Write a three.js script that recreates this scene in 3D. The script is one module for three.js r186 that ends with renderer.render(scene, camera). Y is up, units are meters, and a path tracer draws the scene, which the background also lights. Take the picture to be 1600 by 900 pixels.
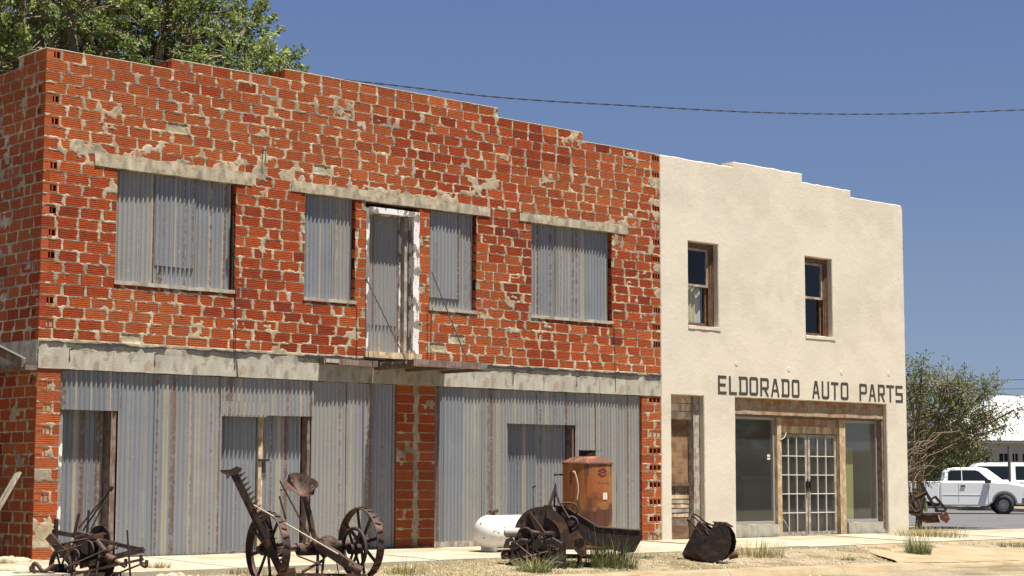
import * as THREE from 'three';
import { mergeGeometries, mergeVertices } from 'three/addons/utils/BufferGeometryUtils.js';

// ---------------------------------------------------------------- camera, sky, sun, exposure
const scene = new THREE.Scene();
const YAW = 0.734503, PITCH = 0.10391, ROLL = 0.0023042, FOCAL = 2831.9;
const EYE = new THREE.Vector3(-10.458, 1.003, 20.172);
const SY = Math.sin(YAW), CY = Math.cos(YAW);
const FWD = new THREE.Vector3(SY * Math.cos(PITCH), Math.sin(PITCH), -CY * Math.cos(PITCH));
const RIGHT = new THREE.Vector3(CY, 0, SY);
const UPV = new THREE.Vector3().crossVectors(RIGHT, FWD);
const RIGHT2 = RIGHT.clone().multiplyScalar(Math.cos(ROLL)).addScaledVector(UPV, Math.sin(ROLL));
const UP2 = new THREE.Vector3().crossVectors(RIGHT2, FWD);
const camera = new THREE.PerspectiveCamera(2 * Math.atan(450 / FOCAL) * 180 / Math.PI, 16 / 9, 0.1, 3000);
camera.position.copy(EYE); camera.up.copy(UP2); camera.lookAt(EYE.clone().add(FWD));
scene.add(camera);

const EXPOSURE = 2.3;
const renderer = new THREE.WebGLRenderer({ antialias: true });
renderer.toneMapping = THREE.LinearToneMapping;
renderer.toneMappingExposure = EXPOSURE;
renderer.shadowMap.enabled = true;

{ // clear deep blue sky, paler towards the horizon
  const W = 64, H = 512, data = new Float32Array(W * H * 4);
  const stops = [[-90, .30, .30, .30], [-2, .36, .43, .54], [0, .34, .42, .55], [4, .252, .345, .50], [9, .178, .268, .465], [15, .137, .214, .43], [30, .095, .16, .35], [60, .055, .10, .26], [90, .045, .085, .24]];
  for (let j = 0; j < H; j++) {
    const el = ((j + .5) / H - .5) * 180;
    let k = 0; while (k < stops.length - 2 && el > stops[k + 1][0]) k++;
    const a = stops[k], b = stops[k + 1]; let t = Math.min(1, Math.max(0, (el - a[0]) / (b[0] - a[0]))); 
    for (let i = 0; i < W; i++) for (let c = 0; c < 4; c++) data[(j * W + i) * 4 + c] = c < 3 ? (a[c + 1] + (b[c + 1] - a[c + 1]) * t) / EXPOSURE : 1;
  }
  const sky = new THREE.DataTexture(data, W, H, THREE.RGBAFormat, THREE.FloatType);
  sky.mapping = THREE.EquirectangularReflectionMapping; sky.magFilter = THREE.LinearFilter; sky.minFilter = THREE.LinearFilter; sky.needsUpdate = true;
  scene.background = sky; scene.environment = sky;
}
const sun = new THREE.DirectionalLight(new THREE.Color().setRGB(1, .955, .87), 5.0);
sun.position.set(6 + 2.5, 40, 12.6); sun.target.position.set(6, 0, 0);
sun.castShadow = true; sun.shadow.mapSize.set(4096, 4096);
Object.assign(sun.shadow.camera, { left: -40, right: 60, top: 40, bottom: -40, near: 1, far: 120 });
scene.add(sun, sun.target);

// ---------------------------------------------------------------- helpers
function rngOf(seed) { let a = seed >>> 0; return () => { a |= 0; a = a + 0x6D2B79F5 | 0; let t = Math.imul(a ^ a >>> 15, 1 | a); t = t + Math.imul(t ^ t >>> 7, 61 | t) ^ t; return ((t ^ t >>> 14) >>> 0) / 4294967296; }; }
const V = (x, y, z) => new THREE.Vector3(x, y, z);
const lerp = (a, b, t) => a + (b - a) * t, clamp = (x, a = 0, b = 1) => Math.min(b, Math.max(a, x));
const sstep = (a, b, x) => { const t = clamp((x - a) / (b - a)); return t * t * (3 - 2 * t); };
function hash(i, j, s) { let h = Math.imul(i | 0, 374761393) ^ Math.imul(j | 0, 668265263) ^ Math.imul(s | 0, 2147483647 ^ 0x5bd1e995); h = Math.imul(h ^ h >>> 13, 1274126177); h = Math.imul(h ^ h >>> 15, 0x2c1b3c6d); return ((h ^ h >>> 16) >>> 0) / 4294967296; }
function noise(x, y, s = 1, px = 0, py = 0) {
  const i = Math.floor(x), j = Math.floor(y); let u = x - i, v = y - j; u = u * u * (3 - 2 * u); v = v * v * (3 - 2 * v);
  const m = (a, p) => p ? ((a % p) + p) % p : a;
  const a = hash(m(i, px), m(j, py), s), b = hash(m(i + 1, px), m(j, py), s), c = hash(m(i, px), m(j + 1, py), s), d = hash(m(i + 1, px), m(j + 1, py), s);
  return lerp(lerp(a, b, u), lerp(c, d, u), v);
}
function fbm(x, y, s = 1, o = 4, px = 0, py = 0) { let t = 0, a = .5, n = 0; for (let k = 0; k < o; k++) { t += a * noise(x, y, s + k * 17, px, py); n += a; a *= .5; x *= 2; y *= 2; px *= 2; py *= 2; } return t / n; }
const enc = c => { c = clamp(c); return 255 * (c <= .0031308 ? 12.92 * c : 1.055 * Math.pow(c, 1 / 2.4) - .055); };
function tex(w, h, fn, srgb = true) { // fn(u, v) in 0..1 gives linear [r, g, b]
  const d = new Uint8Array(w * h * 4);
  for (let j = 0; j < h; j++) for (let i = 0; i < w; i++) { const c = fn((i + .5) / w, (j + .5) / h), k = (j * w + i) * 4; for (let q = 0; q < 3; q++) d[k + q] = srgb ? enc(c[q]) : 255 * clamp(c[q]); d[k + 3] = 255; }
  const t = new THREE.DataTexture(d, w, h, THREE.RGBAFormat); t.wrapS = t.wrapT = THREE.RepeatWrapping; t.magFilter = THREE.LinearFilter; t.minFilter = THREE.LinearFilter;
  if (srgb) t.colorSpace = THREE.SRGBColorSpace; t.needsUpdate = true; return t;
}
const grey = (w, h, fn) => tex(w, h, (u, v) => { const g = fn(u, v); return [g, g, g]; }, false);
const mix3 = (a, b, t) => [lerp(a[0], b[0], t), lerp(a[1], b[1], t), lerp(a[2], b[2], t)];
function rep(t, sx, sy = sx) { const c = t.clone(); c.repeat.set(sx, sy); c.needsUpdate = true; return c; }
function mat(o) { const { rgb, physical, ...r } = o; const m = physical ? new THREE.MeshPhysicalMaterial(r) : new THREE.MeshStandardMaterial(r); if (rgb) m.color.setRGB(...rgb); if (r.side === undefined) m.side = THREE.DoubleSide; return m; }

const counts = {};
function numbered(n) { const k = counts[n] = (counts[n] ?? -1) + 1; return k ? n + '_' + String(k).padStart(3, '0') : n; }
function boxUV(g, s = 1) { // uv in metres, by the main direction of each face
  const p = g.attributes.position, n = g.attributes.normal, uv = new Float32Array(p.count * 2);
  for (let i = 0; i < p.count; i++) {
    const ax = Math.abs(n.getX(i)), ay = Math.abs(n.getY(i)), az = Math.abs(n.getZ(i));
    let u, v; if (ay > ax && ay > az) { u = p.getX(i); v = p.getZ(i); } else if (ax > az) { u = p.getZ(i); v = p.getY(i); } else { u = p.getX(i); v = p.getY(i); }
    uv[2 * i] = u * s; uv[2 * i + 1] = v * s;
  }
  g.setAttribute('uv', new THREE.BufferAttribute(uv, 2)); return g;
}
function clean(g) { let h = g.index ? g.toNonIndexed() : g; for (const k of Object.keys(h.attributes)) if (!['position', 'normal', 'uv', 'color'].includes(k)) h.deleteAttribute(k); if (!h.attributes.normal) h.computeVertexNormals(); if (!h.attributes.uv) h.setAttribute('uv', new THREE.BufferAttribute(new Float32Array(h.attributes.position.count * 2), 2)); return h; }
function joinG(gs) { gs = gs.map(clean); return gs.length > 1 ? mergeGeometries(gs) : gs[0]; }
function put(name, geos, material, parent = scene, keepUV = false) {
  let g = joinG(Array.isArray(geos) ? geos : [geos]); if (!keepUV) boxUV(g);
  const m = new THREE.Mesh(g, material); m.name = parent === scene ? numbered(name) : name; m.castShadow = m.receiveShadow = true; parent.add(m); return m;
}
function tag(o, label, category, group, kind) { o.userData.label = label; if (category) o.userData.category = category; if (group) o.userData.group = group; if (kind) o.userData.kind = kind; return o; }
function thing(name, label, category, pos = [0, 0, 0], turn = 0, group) { const o = new THREE.Group(); o.name = numbered(name); o.position.set(...pos); o.rotation.y = turn; scene.add(o); return tag(o, label, category, group); }
function structure(o) { o.userData.kind = 'structure'; return o; }
function box(x0, x1, y0, y1, z0, z1) { const g = new THREE.BoxGeometry(x1 - x0, y1 - y0, z1 - z0); g.translate((x0 + x1) / 2, (y0 + y1) / 2, (z0 + z1) / 2); return g; }
const pane = (x0, x1, y0, y1, z) => { const g = new THREE.PlaneGeometry(x1 - x0, y1 - y0); g.translate((x0 + x1) / 2, (y0 + y1) / 2, z); return g; };
function rough(g, amp, seed, freq = 6) { // knock a box about: subdivided box expected
  const p = g.attributes.position; for (let i = 0; i < p.count; i++) { const x = p.getX(i), y = p.getY(i), z = p.getZ(i); p.setXYZ(i, x + amp * (fbm(y * freq + 9, z * freq + x * freq, seed) - .5) * 2, y + amp * (fbm(x * freq, z * freq + 3.3, seed + 5) - .5) * 2, z + amp * (fbm(x * freq + 7, y * freq, seed + 9) - .5) * 2); }
  g.computeVertexNormals(); return g;
}
function segBox(x0, x1, y0, y1, z0, z1, cell) { const g = new THREE.BoxGeometry(x1 - x0, y1 - y0, z1 - z0, Math.max(1, Math.round((x1 - x0) / cell)), Math.max(1, Math.round((y1 - y0) / cell)), Math.max(1, Math.round((z1 - z0) / cell))); g.translate((x0 + x1) / 2, (y0 + y1) / 2, (z0 + z1) / 2); return g; }
function rod(a, b, r, r2 = r, n = 7) { const d = b.clone().sub(a), L = d.length(); const g = new THREE.CylinderGeometry(r2, r, L, n); g.translate(0, L / 2, 0); g.applyQuaternion(new THREE.Quaternion().setFromUnitVectors(V(0, 1, 0), d.normalize())); g.translate(a.x, a.y, a.z); return g; }
function bar(a, b, w, t, up = V(0, 1, 0)) { // flat bar a..b; w along "up" side, t across
  const d = b.clone().sub(a), L = d.length(); d.normalize(); const zz = new THREE.Vector3().crossVectors(d, up).normalize(), yy = new THREE.Vector3().crossVectors(zz, d);
  const g = new THREE.BoxGeometry(L, w, t); g.applyMatrix4(new THREE.Matrix4().makeBasis(d, yy, zz)); g.translate((a.x + b.x) / 2, (a.y + b.y) / 2, (a.z + b.z) / 2); return g;
}
function tube(pts, r, n = 6, seg = 0) { return new THREE.TubeGeometry(new THREE.CatmullRomCurve3(pts, false, 'centripetal'), seg || pts.length * 6, r, n); }
function extr(pts, depth, holes = [], bevel = 0) { // polygon in x,y extruded along +z from 0
  const s = new THREE.Shape(pts.map(p => new THREE.Vector2(...p))); for (const h of holes) s.holes.push(new THREE.Path(h.map(p => new THREE.Vector2(...p))));
  return new THREE.ExtrudeGeometry(s, bevel ? { depth, bevelEnabled: true, bevelSize: bevel, bevelThickness: bevel, bevelSegments: 1, curveSegments: 10 } : { depth, bevelEnabled: false, curveSegments: 10 });
}
const rect = (x0, x1, y0, y1) => [[x0, y0], [x1, y0], [x1, y1], [x0, y1]];
function at(px, py, D) { return EYE.clone().addScaledVector(FWD, D).addScaledVector(RIGHT2, D * (px - 800) / FOCAL).addScaledVector(UP2, D * (450 - py) / FOCAL); }

// ---------------------------------------------------------------- materials
const M = {};
{
  M.grainBump = grey(256, 256, (u, v) => .5 * noise(u * 64, v * 64, 3, 64, 64) + .5 * noise(u * 160, v * 160, 4, 160, 160));
  const brickMap = tex(256, 256, (u, v) => { const n = fbm(u * 10, v * 10, 11, 4, 10, 10), s = noise(u * 90, v * 90, 12, 90, 90), st = noise(u * 5, v * 60, 15, 5, 60); const k = .62 + .42 * n + .22 * (s - .5) + .22 * (st - .5); const dust = sstep(.62, .78, fbm(u * 6, v * 6, 31, 4, 6, 6)); return mix3([k, k, k], [.9, 1.3, 1.6], .14 * dust); });
  M.brickTones = [[.405, .093, .030], [.375, .079, .025], [.34, .067, .022], [.43, .114, .036], [.305, .056, .020], [.26, .046, .018], [.37, .098, .034], [.34, .084, .031], [.22, .040, .018], [.40, .104, .033]];
  M.bricks = M.brickTones.map(c => mat({ physical: true, specularIntensity: .25, rgb: c, map: brickMap, roughness: .95, bumpMap: M.grainBump, bumpScale: .0012 }));
  M.brickMany = mat({ physical: true, specularIntensity: .25, map: brickMap, vertexColors: true, roughness: .95, bumpMap: M.grainBump, bumpScale: .0012 });
  M.core = M.bricks[1];
  const mortarMap = tex(512, 512, (u, v) => { const n = fbm(u * 14, v * 14, 21, 5, 14, 14), s = noise(u * 200, v * 200, 22, 200, 200), w = fbm(u * 5, v * 5, 23, 3, 5, 5); const k = .42 + .85 * n + .4 * (s - .5); let c = mix3([.37 * k, .305 * k, .195 * k], [.27 * k, .24 * k, .175 * k], sstep(.46, .66, w)); c = mix3(c, [.46 * k, .40 * k, .29 * k], .7 * sstep(.58, .70, fbm(u * 8 + 1, v * 8, 27, 4, 8, 8))); return mix3(c, [.33 * k, .17 * k, .085 * k], .5 * sstep(.6, .75, fbm(u * 22, v * 22, 25, 3, 22, 22))); });
  M.mortar = mat({ map: rep(mortarMap, .8), roughness: .97, bumpMap: rep(M.grainBump, 3), bumpScale: .003 });
  const concMap = tex(512, 512, (u, v) => { const n = fbm(u * 6, v * 6, 41, 5, 6, 6), s = noise(u * 220, v * 220, 42, 220, 220), st = noise(u * 26, v * 2, 44, 26, 2); const k = .62 + .5 * n + .22 * (s - .5) + .25 * (st - .5); let c = [.40 * k, .37 * k, .30 * k]; c = mix3(c, [.13, .12, .105], .55 * sstep(.56, .72, fbm(u * 9 + 3, v * 5, 47, 4, 9, 5))); c = mix3(c, [.22, .11, .05], .45 * sstep(.62, .74, fbm(u * 14, v * 14, 49, 3, 14, 14))); return c; });
  M.concrete = mat({ map: rep(concMap, .7), roughness: .95, bumpMap: rep(M.grainBump, 2), bumpScale: .003 });
  M.lintel = mat({ map: rep(concMap, .9), rgb: [1.02, .95, .83], roughness: .96, bumpMap: rep(M.grainBump, 2), bumpScale: .004 });
  const walkMap = tex(512, 512, (u, v) => { const n = fbm(u * 8, v * 8, 51, 5, 8, 8), s = noise(u * 250, v * 250, 52, 250, 250); const k = .8 + .32 * (n - .5) + .16 * (s - .5); return mix3([.40 * k, .36 * k, .27 * k], [.36 * k, .275 * k, .165 * k], sstep(.5, .72, fbm(u * 5, v * 5, 53, 4, 5, 5))); });
  M.kerb = mat({ map: rep(walkMap, .5), rgb: [.86, .76, .62], roughness: .97, bumpMap: rep(M.grainBump, 1.2), bumpScale: .006 });
  M.walk = mat({ map: rep(walkMap, .35), roughness: .95, bumpMap: rep(M.grainBump, 1.2), bumpScale: .003 });
  const dirtMap = tex(1024, 1024, (u, v) => { const n = fbm(u * 12, v * 12, 61, 5, 12, 12), s = noise(u * 300, v * 300, 62, 300, 300), s2 = noise(u * 120, v * 120, 63, 120, 120); const k = .72 + .5 * (n - .5) + .4 * (s - .5) + .3 * (s2 - .5); return mix3([.30 * k, .24 * k, .15 * k], [.20 * k, .15 * k, .08 * k], sstep(.5, .7, fbm(u * 9, v * 9, 66, 4, 9, 9))); });
  M.dirt = mat({ map: rep(dirtMap, .22), roughness: 1, bumpMap: rep(M.grainBump, .7), bumpScale: .012 });
  M.street = mat({ map: rep(dirtMap, .3), rgb: [1.05, 1.02, .98], roughness: 1, bumpMap: rep(M.grainBump, 1), bumpScale: .008 });
  M.asphalt = mat({ map: rep(tex(256, 256, (u, v) => { const k = .8 + .4 * (fbm(u * 8, v * 8, 71, 4, 8, 8) - .5) + .5 * (noise(u * 120, v * 120, 72, 120, 120) - .5); return [.115 * k, .112 * k, .108 * k]; }), .25), roughness: .95 });
  const plasMap = tex(1024, 1024, (u, v) => { const n = fbm(u * 7, v * 7, 81, 5, 7, 7), st = fbm(u * 24, v * 5, 82, 4, 24, 5), s = noise(u * 260, v * 260, 83, 260, 260); let k = 1 + .16 * (n - .5) + .1 * (s - .5); let c = [.53 * k, .48 * k, .39 * k]; c = mix3(c, [.44, .39, .31], .42 * sstep(.52, .74, fbm(u * 5 + 2, v * 7, 84, 5, 5, 7)) * (.5 + st * .8)); c = mix3(c, [.575, .52, .42], .5 * sstep(.55, .7, fbm(u * 9, v * 9, 87, 4, 9, 9))); return c; });
  const plasBump = grey(1024, 1024, (u, v) => .55 * fbm(u * 16, v * 22, 91, 4, 16, 22) + .3 * noise(u * 60 + 2 * noise(u * 9, v * 9, 94, 9, 9), v * 90, 92, 60, 90) + .15 * noise(u * 260, v * 260, 93, 260, 260));
  M.plaster = mat({ map: rep(plasMap, .28), roughness: .93, bumpMap: rep(plasBump, .28), bumpScale: .0032 });
  M.dark = mat({ rgb: [.02, .019, .018], roughness: .9 });
  M.tar = mat({ rgb: [.022, .023, .026], roughness: .75, bumpMap: M.grainBump, bumpScale: .004 });
  // weathered galvanised sheet, several sheets' worth of streaks
  M.sheets = [0, 1, 2, 3, 4, 5].map(q => {
    const S = 100 + q * 37;
    const map = tex(512, 512, (u, v) => {
      const st2 = noise(u * 117, v * 3, S + 1, 117, 3), bl = fbm(u * 6, v * 5, S + 2, 4, 6, 5), sp = noise(u * 230, v * 230, S + 3, 230, 230), spn = fbm(u * 60, v * 70, S + 8, 3, 60, 70), lg = noise(u * 3, v * 2, S + 11, 3, 2);
      const k = .94 + .09 * (st2 - .5) + .16 * (bl - .5) + .10 * (sp - .5);
      let c = [[.255, .263, .272], [.28, .283, .284], [.245, .254, .268], [.305, .302, .29], [.285, .286, .282], [.22, .229, .246]][q].map(x => x * k);
      c = mix3(c, [.42, .37, .26], .75 * sstep(.80 - (q % 3) * .02, .93, noise(u * 44, v * 1.0001, S + 5, 44, 1) + .16 * (bl - .5) + .08 * (sp - .5)));
      c = mix3(c, [.16, .09, .048], .8 * sstep(.80, .93, noise(u * 56, v, S + 6, 56, 1) + .42 * (spn - .5) + .1 * (sp - .5)));
      c = mix3(c, [.30, .25, .18], .3 * sstep(.6, .8, lg) * sstep(.4, .6, spn));
      c = mix3(c, [.50, .50, .48], .8 * sstep(.965, .985, noise(u * 70, v * 90, S + 9, 70, 90)));
      return c;
    });
    map.offset.set(q * .173, q * .31);
    return mat({ map, roughness: .5, metalness: .35, bumpMap: M.grainBump, bumpScale: .0004 });
  });
  const woodMap = tex(512, 512, (u, v) => { const g = fbm(u * 50 + 3 * noise(u * 4, v * 3, 122, 4, 3), v * 3, 121, 4, 50, 3), kn = fbm(u * 8, v * 8, 124, 3, 8, 8); const k = .45 + .9 * g; return mix3([.26 * k, .205 * k, .155 * k], [.36 * k, .33 * k, .28 * k], sstep(.4, .65, kn)); });
  M.wood = mat({ map: rep(woodMap, 1.4), roughness: .95, bumpMap: M.grainBump, bumpScale: .002 });
  M.woodDark = mat({ map: rep(woodMap, 1.7), rgb: [.55, .45, .42], roughness: .95 });
  M.woodTan = mat({ map: rep(woodMap, 1.1), rgb: [1.45, 1.25, .95], roughness: .95 });
  M.ply = mat({ map: rep(tex(512, 512, (u, v) => { const g = fbm(u * 12, v * 60, 131, 4, 12, 60), b = fbm(u * 6, v * 6, 132, 4, 6, 6); const k = .6 + .5 * g + .3 * (b - .5); return mix3([.26 * k, .155 * k, .075 * k], [.15 * k, .075 * k, .035 * k], sstep(.45, .62, b)); }), .6), roughness: .85 });
  M.header = mat({ map: rep(tex(512, 512, (u, v) => { const g = fbm(u * 10, v * 50, 141, 4, 10, 50), b = fbm(u * 16, v * 10, 142, 5, 16, 10), s = noise(u * 150, v * 150, 143, 150, 150); const k = .65 + .5 * g + .35 * (s - .5); return mix3([.28 * k, .14 * k, .06 * k], [.32 * k, .25 * k, .17 * k], sstep(.36, .66, b)); }), .55), roughness: .95 });
  M.peel = mat({ map: rep(tex(512, 512, (u, v) => { const p = fbm(u * 16, v * 7, 151, 5, 16, 7), g = fbm(u * 60, v * 4, 152, 3, 60, 4); const k = .6 + .7 * g; return mix3([.20 * k, .17 * k, .15 * k], [.62, .60, .57], sstep(.46, .52, p)); }), 1.3), roughness: .85 });
  M.brownWood = mat({ map: rep(woodMap, 2.2), rgb: [.42, .25, .16], roughness: .7 });
  const rustMap = tex(512, 512, (u, v) => { const n = fbm(u * 12, v * 12, 161, 5, 12, 12), s = noise(u * 200, v * 200, 162, 200, 200), b = fbm(u * 7, v * 7, 163, 4, 7, 7); const k = .6 + .7 * n + .35 * (s - .5); return mix3([.030 * k, .018 * k, .014 * k], [.095 * k, .045 * k, .026 * k], sstep(.46, .72, b)); });
  M.rust = mat({ map: rep(rustMap, 1.5), roughness: .78, metalness: .15, bumpMap: M.grainBump, bumpScale: .0012 });
  M.rustLight = mat({ map: rep(rustMap, 1.3), rgb: [1.45, 1.3, 1.2], roughness: .7, metalness: .2, bumpMap: M.grainBump, bumpScale: .001 });
  M.rustDark = mat({ map: rep(rustMap, 2.6), rgb: [.5, .47, .48], roughness: .7, metalness: .25 });
  M.rustRed = mat({ map: rep(rustMap, 1.5), rgb: [2.6, 1.7, 1.15], roughness: .85 });
  M.iron = mat({ rgb: [.03, .027, .026], roughness: .6, metalness: .4 });
  M.greyStick = mat({ rgb: [.42, .37, .30], roughness: .9 });
  M.whitePaint = mat({ rgb: [.80, .79, .76], roughness: .42, bumpMap: M.grainBump, bumpScale: .0005 });
  M.carPaint = mat({ physical: true, rgb: [.78, .78, .77], roughness: .35, clearcoat: .6, clearcoatRoughness: .12 });
  M.tyre = mat({ rgb: [.025, .024, .023], roughness: .9 });
  M.rim = mat({ rgb: [.35, .34, .33], roughness: .45, metalness: .6 });
  M.carGlass = mat({ rgb: [.012, .014, .016], roughness: .06 });
  M.glass = mat({ physical: true, rgb: [.93, .96, .95], transmission: 1, thickness: 0, roughness: .03, ior: 1.5 });
  M.dustyGlass = mat({ physical: true, rgb: [.90, .93, .90], transmission: .975, thickness: 0, roughness: .03, ior: 1.85 });
  M.whiteBar = mat({ rgb: [.56, .54, .48], roughness: .6 });
  M.alu = mat({ rgb: [.36, .35, .33], roughness: .5, metalness: .5 });
  M.interior = mat({ rgb: [.46, .44, .38], roughness: .95 });
  M.letters = mat({ rgb: [.034, .029, .020], roughness: .85 });
  M.olive = mat({ rgb: [.26, .25, .085], roughness: .8 });
  M.leaf = mat({ physical: true, vertexColors: true, roughness: .85, transmission: .42, thickness: 0 });
  M.grass = mat({ physical: true, vertexColors: true, roughness: .9, transmission: .3, thickness: 0 });
  M.bark = mat({ map: rep(woodMap, 2.5), rgb: [.6, .52, .45], roughness: 1 });
  M.cable = mat({ rgb: [.02, .02, .02], roughness: .7 });
  M.stone = mat({ map: rep(concMap, 1.7), rgb: [1.0, .93, .80], roughness: 1 });
}

// ---------------------------------------------------------------- ground, road, pavement
const WALK_EDGE = 2.1, CURB_Z = 4.05;
const padTo = (x, z) => lerp(-.07, -.30, sstep(19.5, 26, x - .25 * z));
function groundY(x, z) { const front = sstep(1.9, 2.05, z); const b = lerp(padTo(x, z), -.33, front); return b + .02 * (fbm(x * .8, z * .8, 201) - .5) * (1 - front); }
function sheetXZ(xs, zs, h) {
  const nx = xs.length, nz = zs.length, p = [], id = [];
  for (const z of zs) for (const x of xs) p.push(x, h(x, z), z);
  for (let j = 0; j < nz - 1; j++) for (let i = 0; i < nx - 1; i++) { const a = j * nx + i; id.push(a, a + nx, a + 1, a + 1, a + nx, a + nx + 1); }
  const g = new THREE.BufferGeometry(); g.setAttribute('position', new THREE.Float32BufferAttribute(p, 3)); g.setIndex(id); g.computeVertexNormals(); return g;
}
const range = (a, b, n) => Array.from({ length: n + 1 }, (_, i) => lerp(a, b, i / n));
{
  const xs = [-900, -300, -120, -60, -30, ...range(-16, 34, 100), 40, 50, 60, 80, 120, 300, 1200], zs = [-1200, -300, -120, -60, -40, ...range(-30, 8, 76), 12, 20, 30, 60, 120, 300, 900];
  structure(tag(put('ground', sheetXZ(xs, zs, groundY), M.dirt), 'pale dry dirt ground around the buildings', 'ground'));
  const roadY = (x, z) => -.30 - .004 * Math.max(0, x) + .012 * (fbm(x * .7, z * .7, 203) - .5);
  structure(tag(put('gutter_strip', sheetXZ(range(-60, 60, 60), range(CURB_Z + .16, 6.2, 4), roadY), M.street), 'gritty pale gutter strip in front of the kerb', 'street'));
  structure(tag(put('street', sheetXZ(range(-60, 60, 60), range(6.15, 24, 14), (x, z) => -.285 - .004 * Math.max(0, x) + .02 * Math.min(1, (z - 6) / 8)), M.asphalt), 'grey asphalt street beyond the gutter strip', 'street'));
  // side road
  const d = V(.5, 0, -.866), n = V(.866, 0, .5), o = V(29.4, 0, -6.6);
  const rp = (s, t) => o.clone().addScaledVector(d, s).addScaledVector(n, t);
  const rg = sheetXZ(range(-14, 120, 40), range(0, 12.8, 4), () => 0); const pp = rg.attributes.position;
  for (let i = 0; i < pp.count; i++) { const q = rp(pp.getX(i), pp.getZ(i)); pp.setXYZ(i, q.x, -.288, q.z); }
  rg.computeVertexNormals(); structure(tag(put('side_road', rg, M.asphalt), 'grey asphalt side road beyond the pale building', 'road'));
  const ck = [[rp(-10, 12.9), rp(120, 12.9)]].map(([a, b]) => bar(a.setY(-.24), b.setY(-.24), .16, .3)); structure(tag(put('far_kerb', ck, M.walk), 'low pale kerb along far side of side road', 'kerb'));
}
// sidewalk: separate slabs with joints
const sidewalk = structure(tag(put('sidewalk', box(-9, 26, -.30, -.075, 0.02, WALK_EDGE - .02), M.walk), 'pale concrete sidewalk along the shop fronts', 'sidewalk'));
{
  const r = rngOf(5); let x = -9;
  while (x < 25.5) {
    const w = 1.45 + .1 * r(); const g = segBox(x + .003, x + w - .003, -.16, 0, 0.0, WALK_EDGE, .18); const p = g.attributes.position, dy = (r() - .5) * .012;
    for (let i = 0; i < p.count; i++) { const X = p.getX(i), Z = p.getZ(i); let Y = p.getY(i) - Z * .028 + dy + .006 * (fbm(X * 3, Z * 3, 207) - .5); const e = Z > WALK_EDGE - .05 ? .05 * (fbm(X * 4, 2, 208) - .5) : 0; p.setXYZ(i, X, Y, Z + e + .004); }
    g.computeVertexNormals(); put('paving_slab', g, M.walk, sidewalk); x += w;
  }
}
// verge: bumpy strip between sidewalk and kerb, giving way to a dirt drive on the right
const kerbTop = x => -.15 - .0085 * Math.max(0, x - 2) - .03 * sstep(11.5, 13.5, x);
const vergeY = (x, z) => lerp(-.092 - .05 * (1 - sstep(2, 6, x)), kerbTop(x) - .012, sstep(2.1, 4, z)) + .035 * (fbm(x * 1.3, z * 1.3, 211) - .5) * (1 - sstep(3.7, 4.05, z)) + .018 * (fbm(x * 6, z * 6, 212) - .5);
{
  const g = sheetXZ(range(0, 1, 60), range(0, 1, 16), () => 0), p = g.attributes.position;
  for (let i = 0; i < p.count; i++) { const a = p.getX(i), t = p.getZ(i), x = lerp(lerp(13.35, 11.75, t), 25.8, a) + (a === 0 ? .1 * (noise(t * 7, 1, 231) - .5) : 0), z = lerp(WALK_EDGE - .08, CURB_Z + .02, t); p.setXYZ(i, x, lerp(-.066, kerbTop(x) + .006, t) + .008 * (fbm(x, z, 232) - .5), z); }
  g.computeVertexNormals(); structure(tag(put('driveway', g, M.kerb), 'smooth tan dirt driveway beside the verge', 'driveway'));
}
structure(tag(put('verge', sheetXZ(range(-9, 26, 420), range(WALK_EDGE - .1, CURB_Z + .03, 26), vergeY), M.dirt), 'dry gravelly verge with straw and weeds', 'verge'));
{
  const gs = []; const r = rngOf(8);
  const kerb = structure(tag(put('kerb', sheetXZ(range(-9, 26, 40), [CURB_Z + .02, CURB_Z + .13], x => kerbTop(x) - .15), M.walk), 'worn pale concrete kerb along the street', 'kerb'));
  for (let x = -9; x < 25; x += 2.4) { const g = segBox(x + .003, x + 2.397, -.22, 0, 0, .17, .08); const p = g.attributes.position; for (let i = 0; i < p.count; i++) { const X = p.getX(i), Y = p.getY(i), Z = p.getZ(i); const top = Y > -.05 ? -.028 * sstep(.10, .17, Z) : 0; p.setXYZ(i, X, Y + kerbTop(X) + top + .02 * (fbm(X * 5, Z * 5, 215) - .5), Z + CURB_Z + .02 * (fbm(X * 2, 3, 216) - .5) + (Z > .1 ? .10 * sstep(-.02, -.16, Y) + .03 * (fbm(X * 3, Y * 9, 217) - .5) : 0)); } g.computeVertexNormals(); put('kerb_stone', g, M.kerb, kerb); }
}

// ---------------------------------------------------------------- brick building
const C = .139, Y0 = 2.655, LX = 11.017, TOP = [6.269, 6.408, 6.547];
const brickHouse = thing('brick_building', 'two storey red hollow brick building boarded up with corrugated metal sheets', 'building', [0, 0, 0]);
const topAt = x => (x < 1.775 || x > 9.25) ? TOP[0] : (x < 3.56 || x > 7.47) ? TOP[1] : TOP[2];
const OPEN = { w1: [1.03, 2.81, 3.44, 4.88], w2: [3.935, 4.80, 3.432, 4.88], door: [4.985, 5.95, 2.66, 4.88], w3: [6.15, 7.045, 3.432, 4.88], w4: [8.16, 9.895, 3.445, 4.88] };
const LINT = [[.70, 3.06, 4.88, 5.045], [3.70, 7.31, 4.88, 5.015], [7.90, 10.21, 4.88, 5.0]];
const holes = [...Object.values(OPEN), ...LINT];

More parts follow.
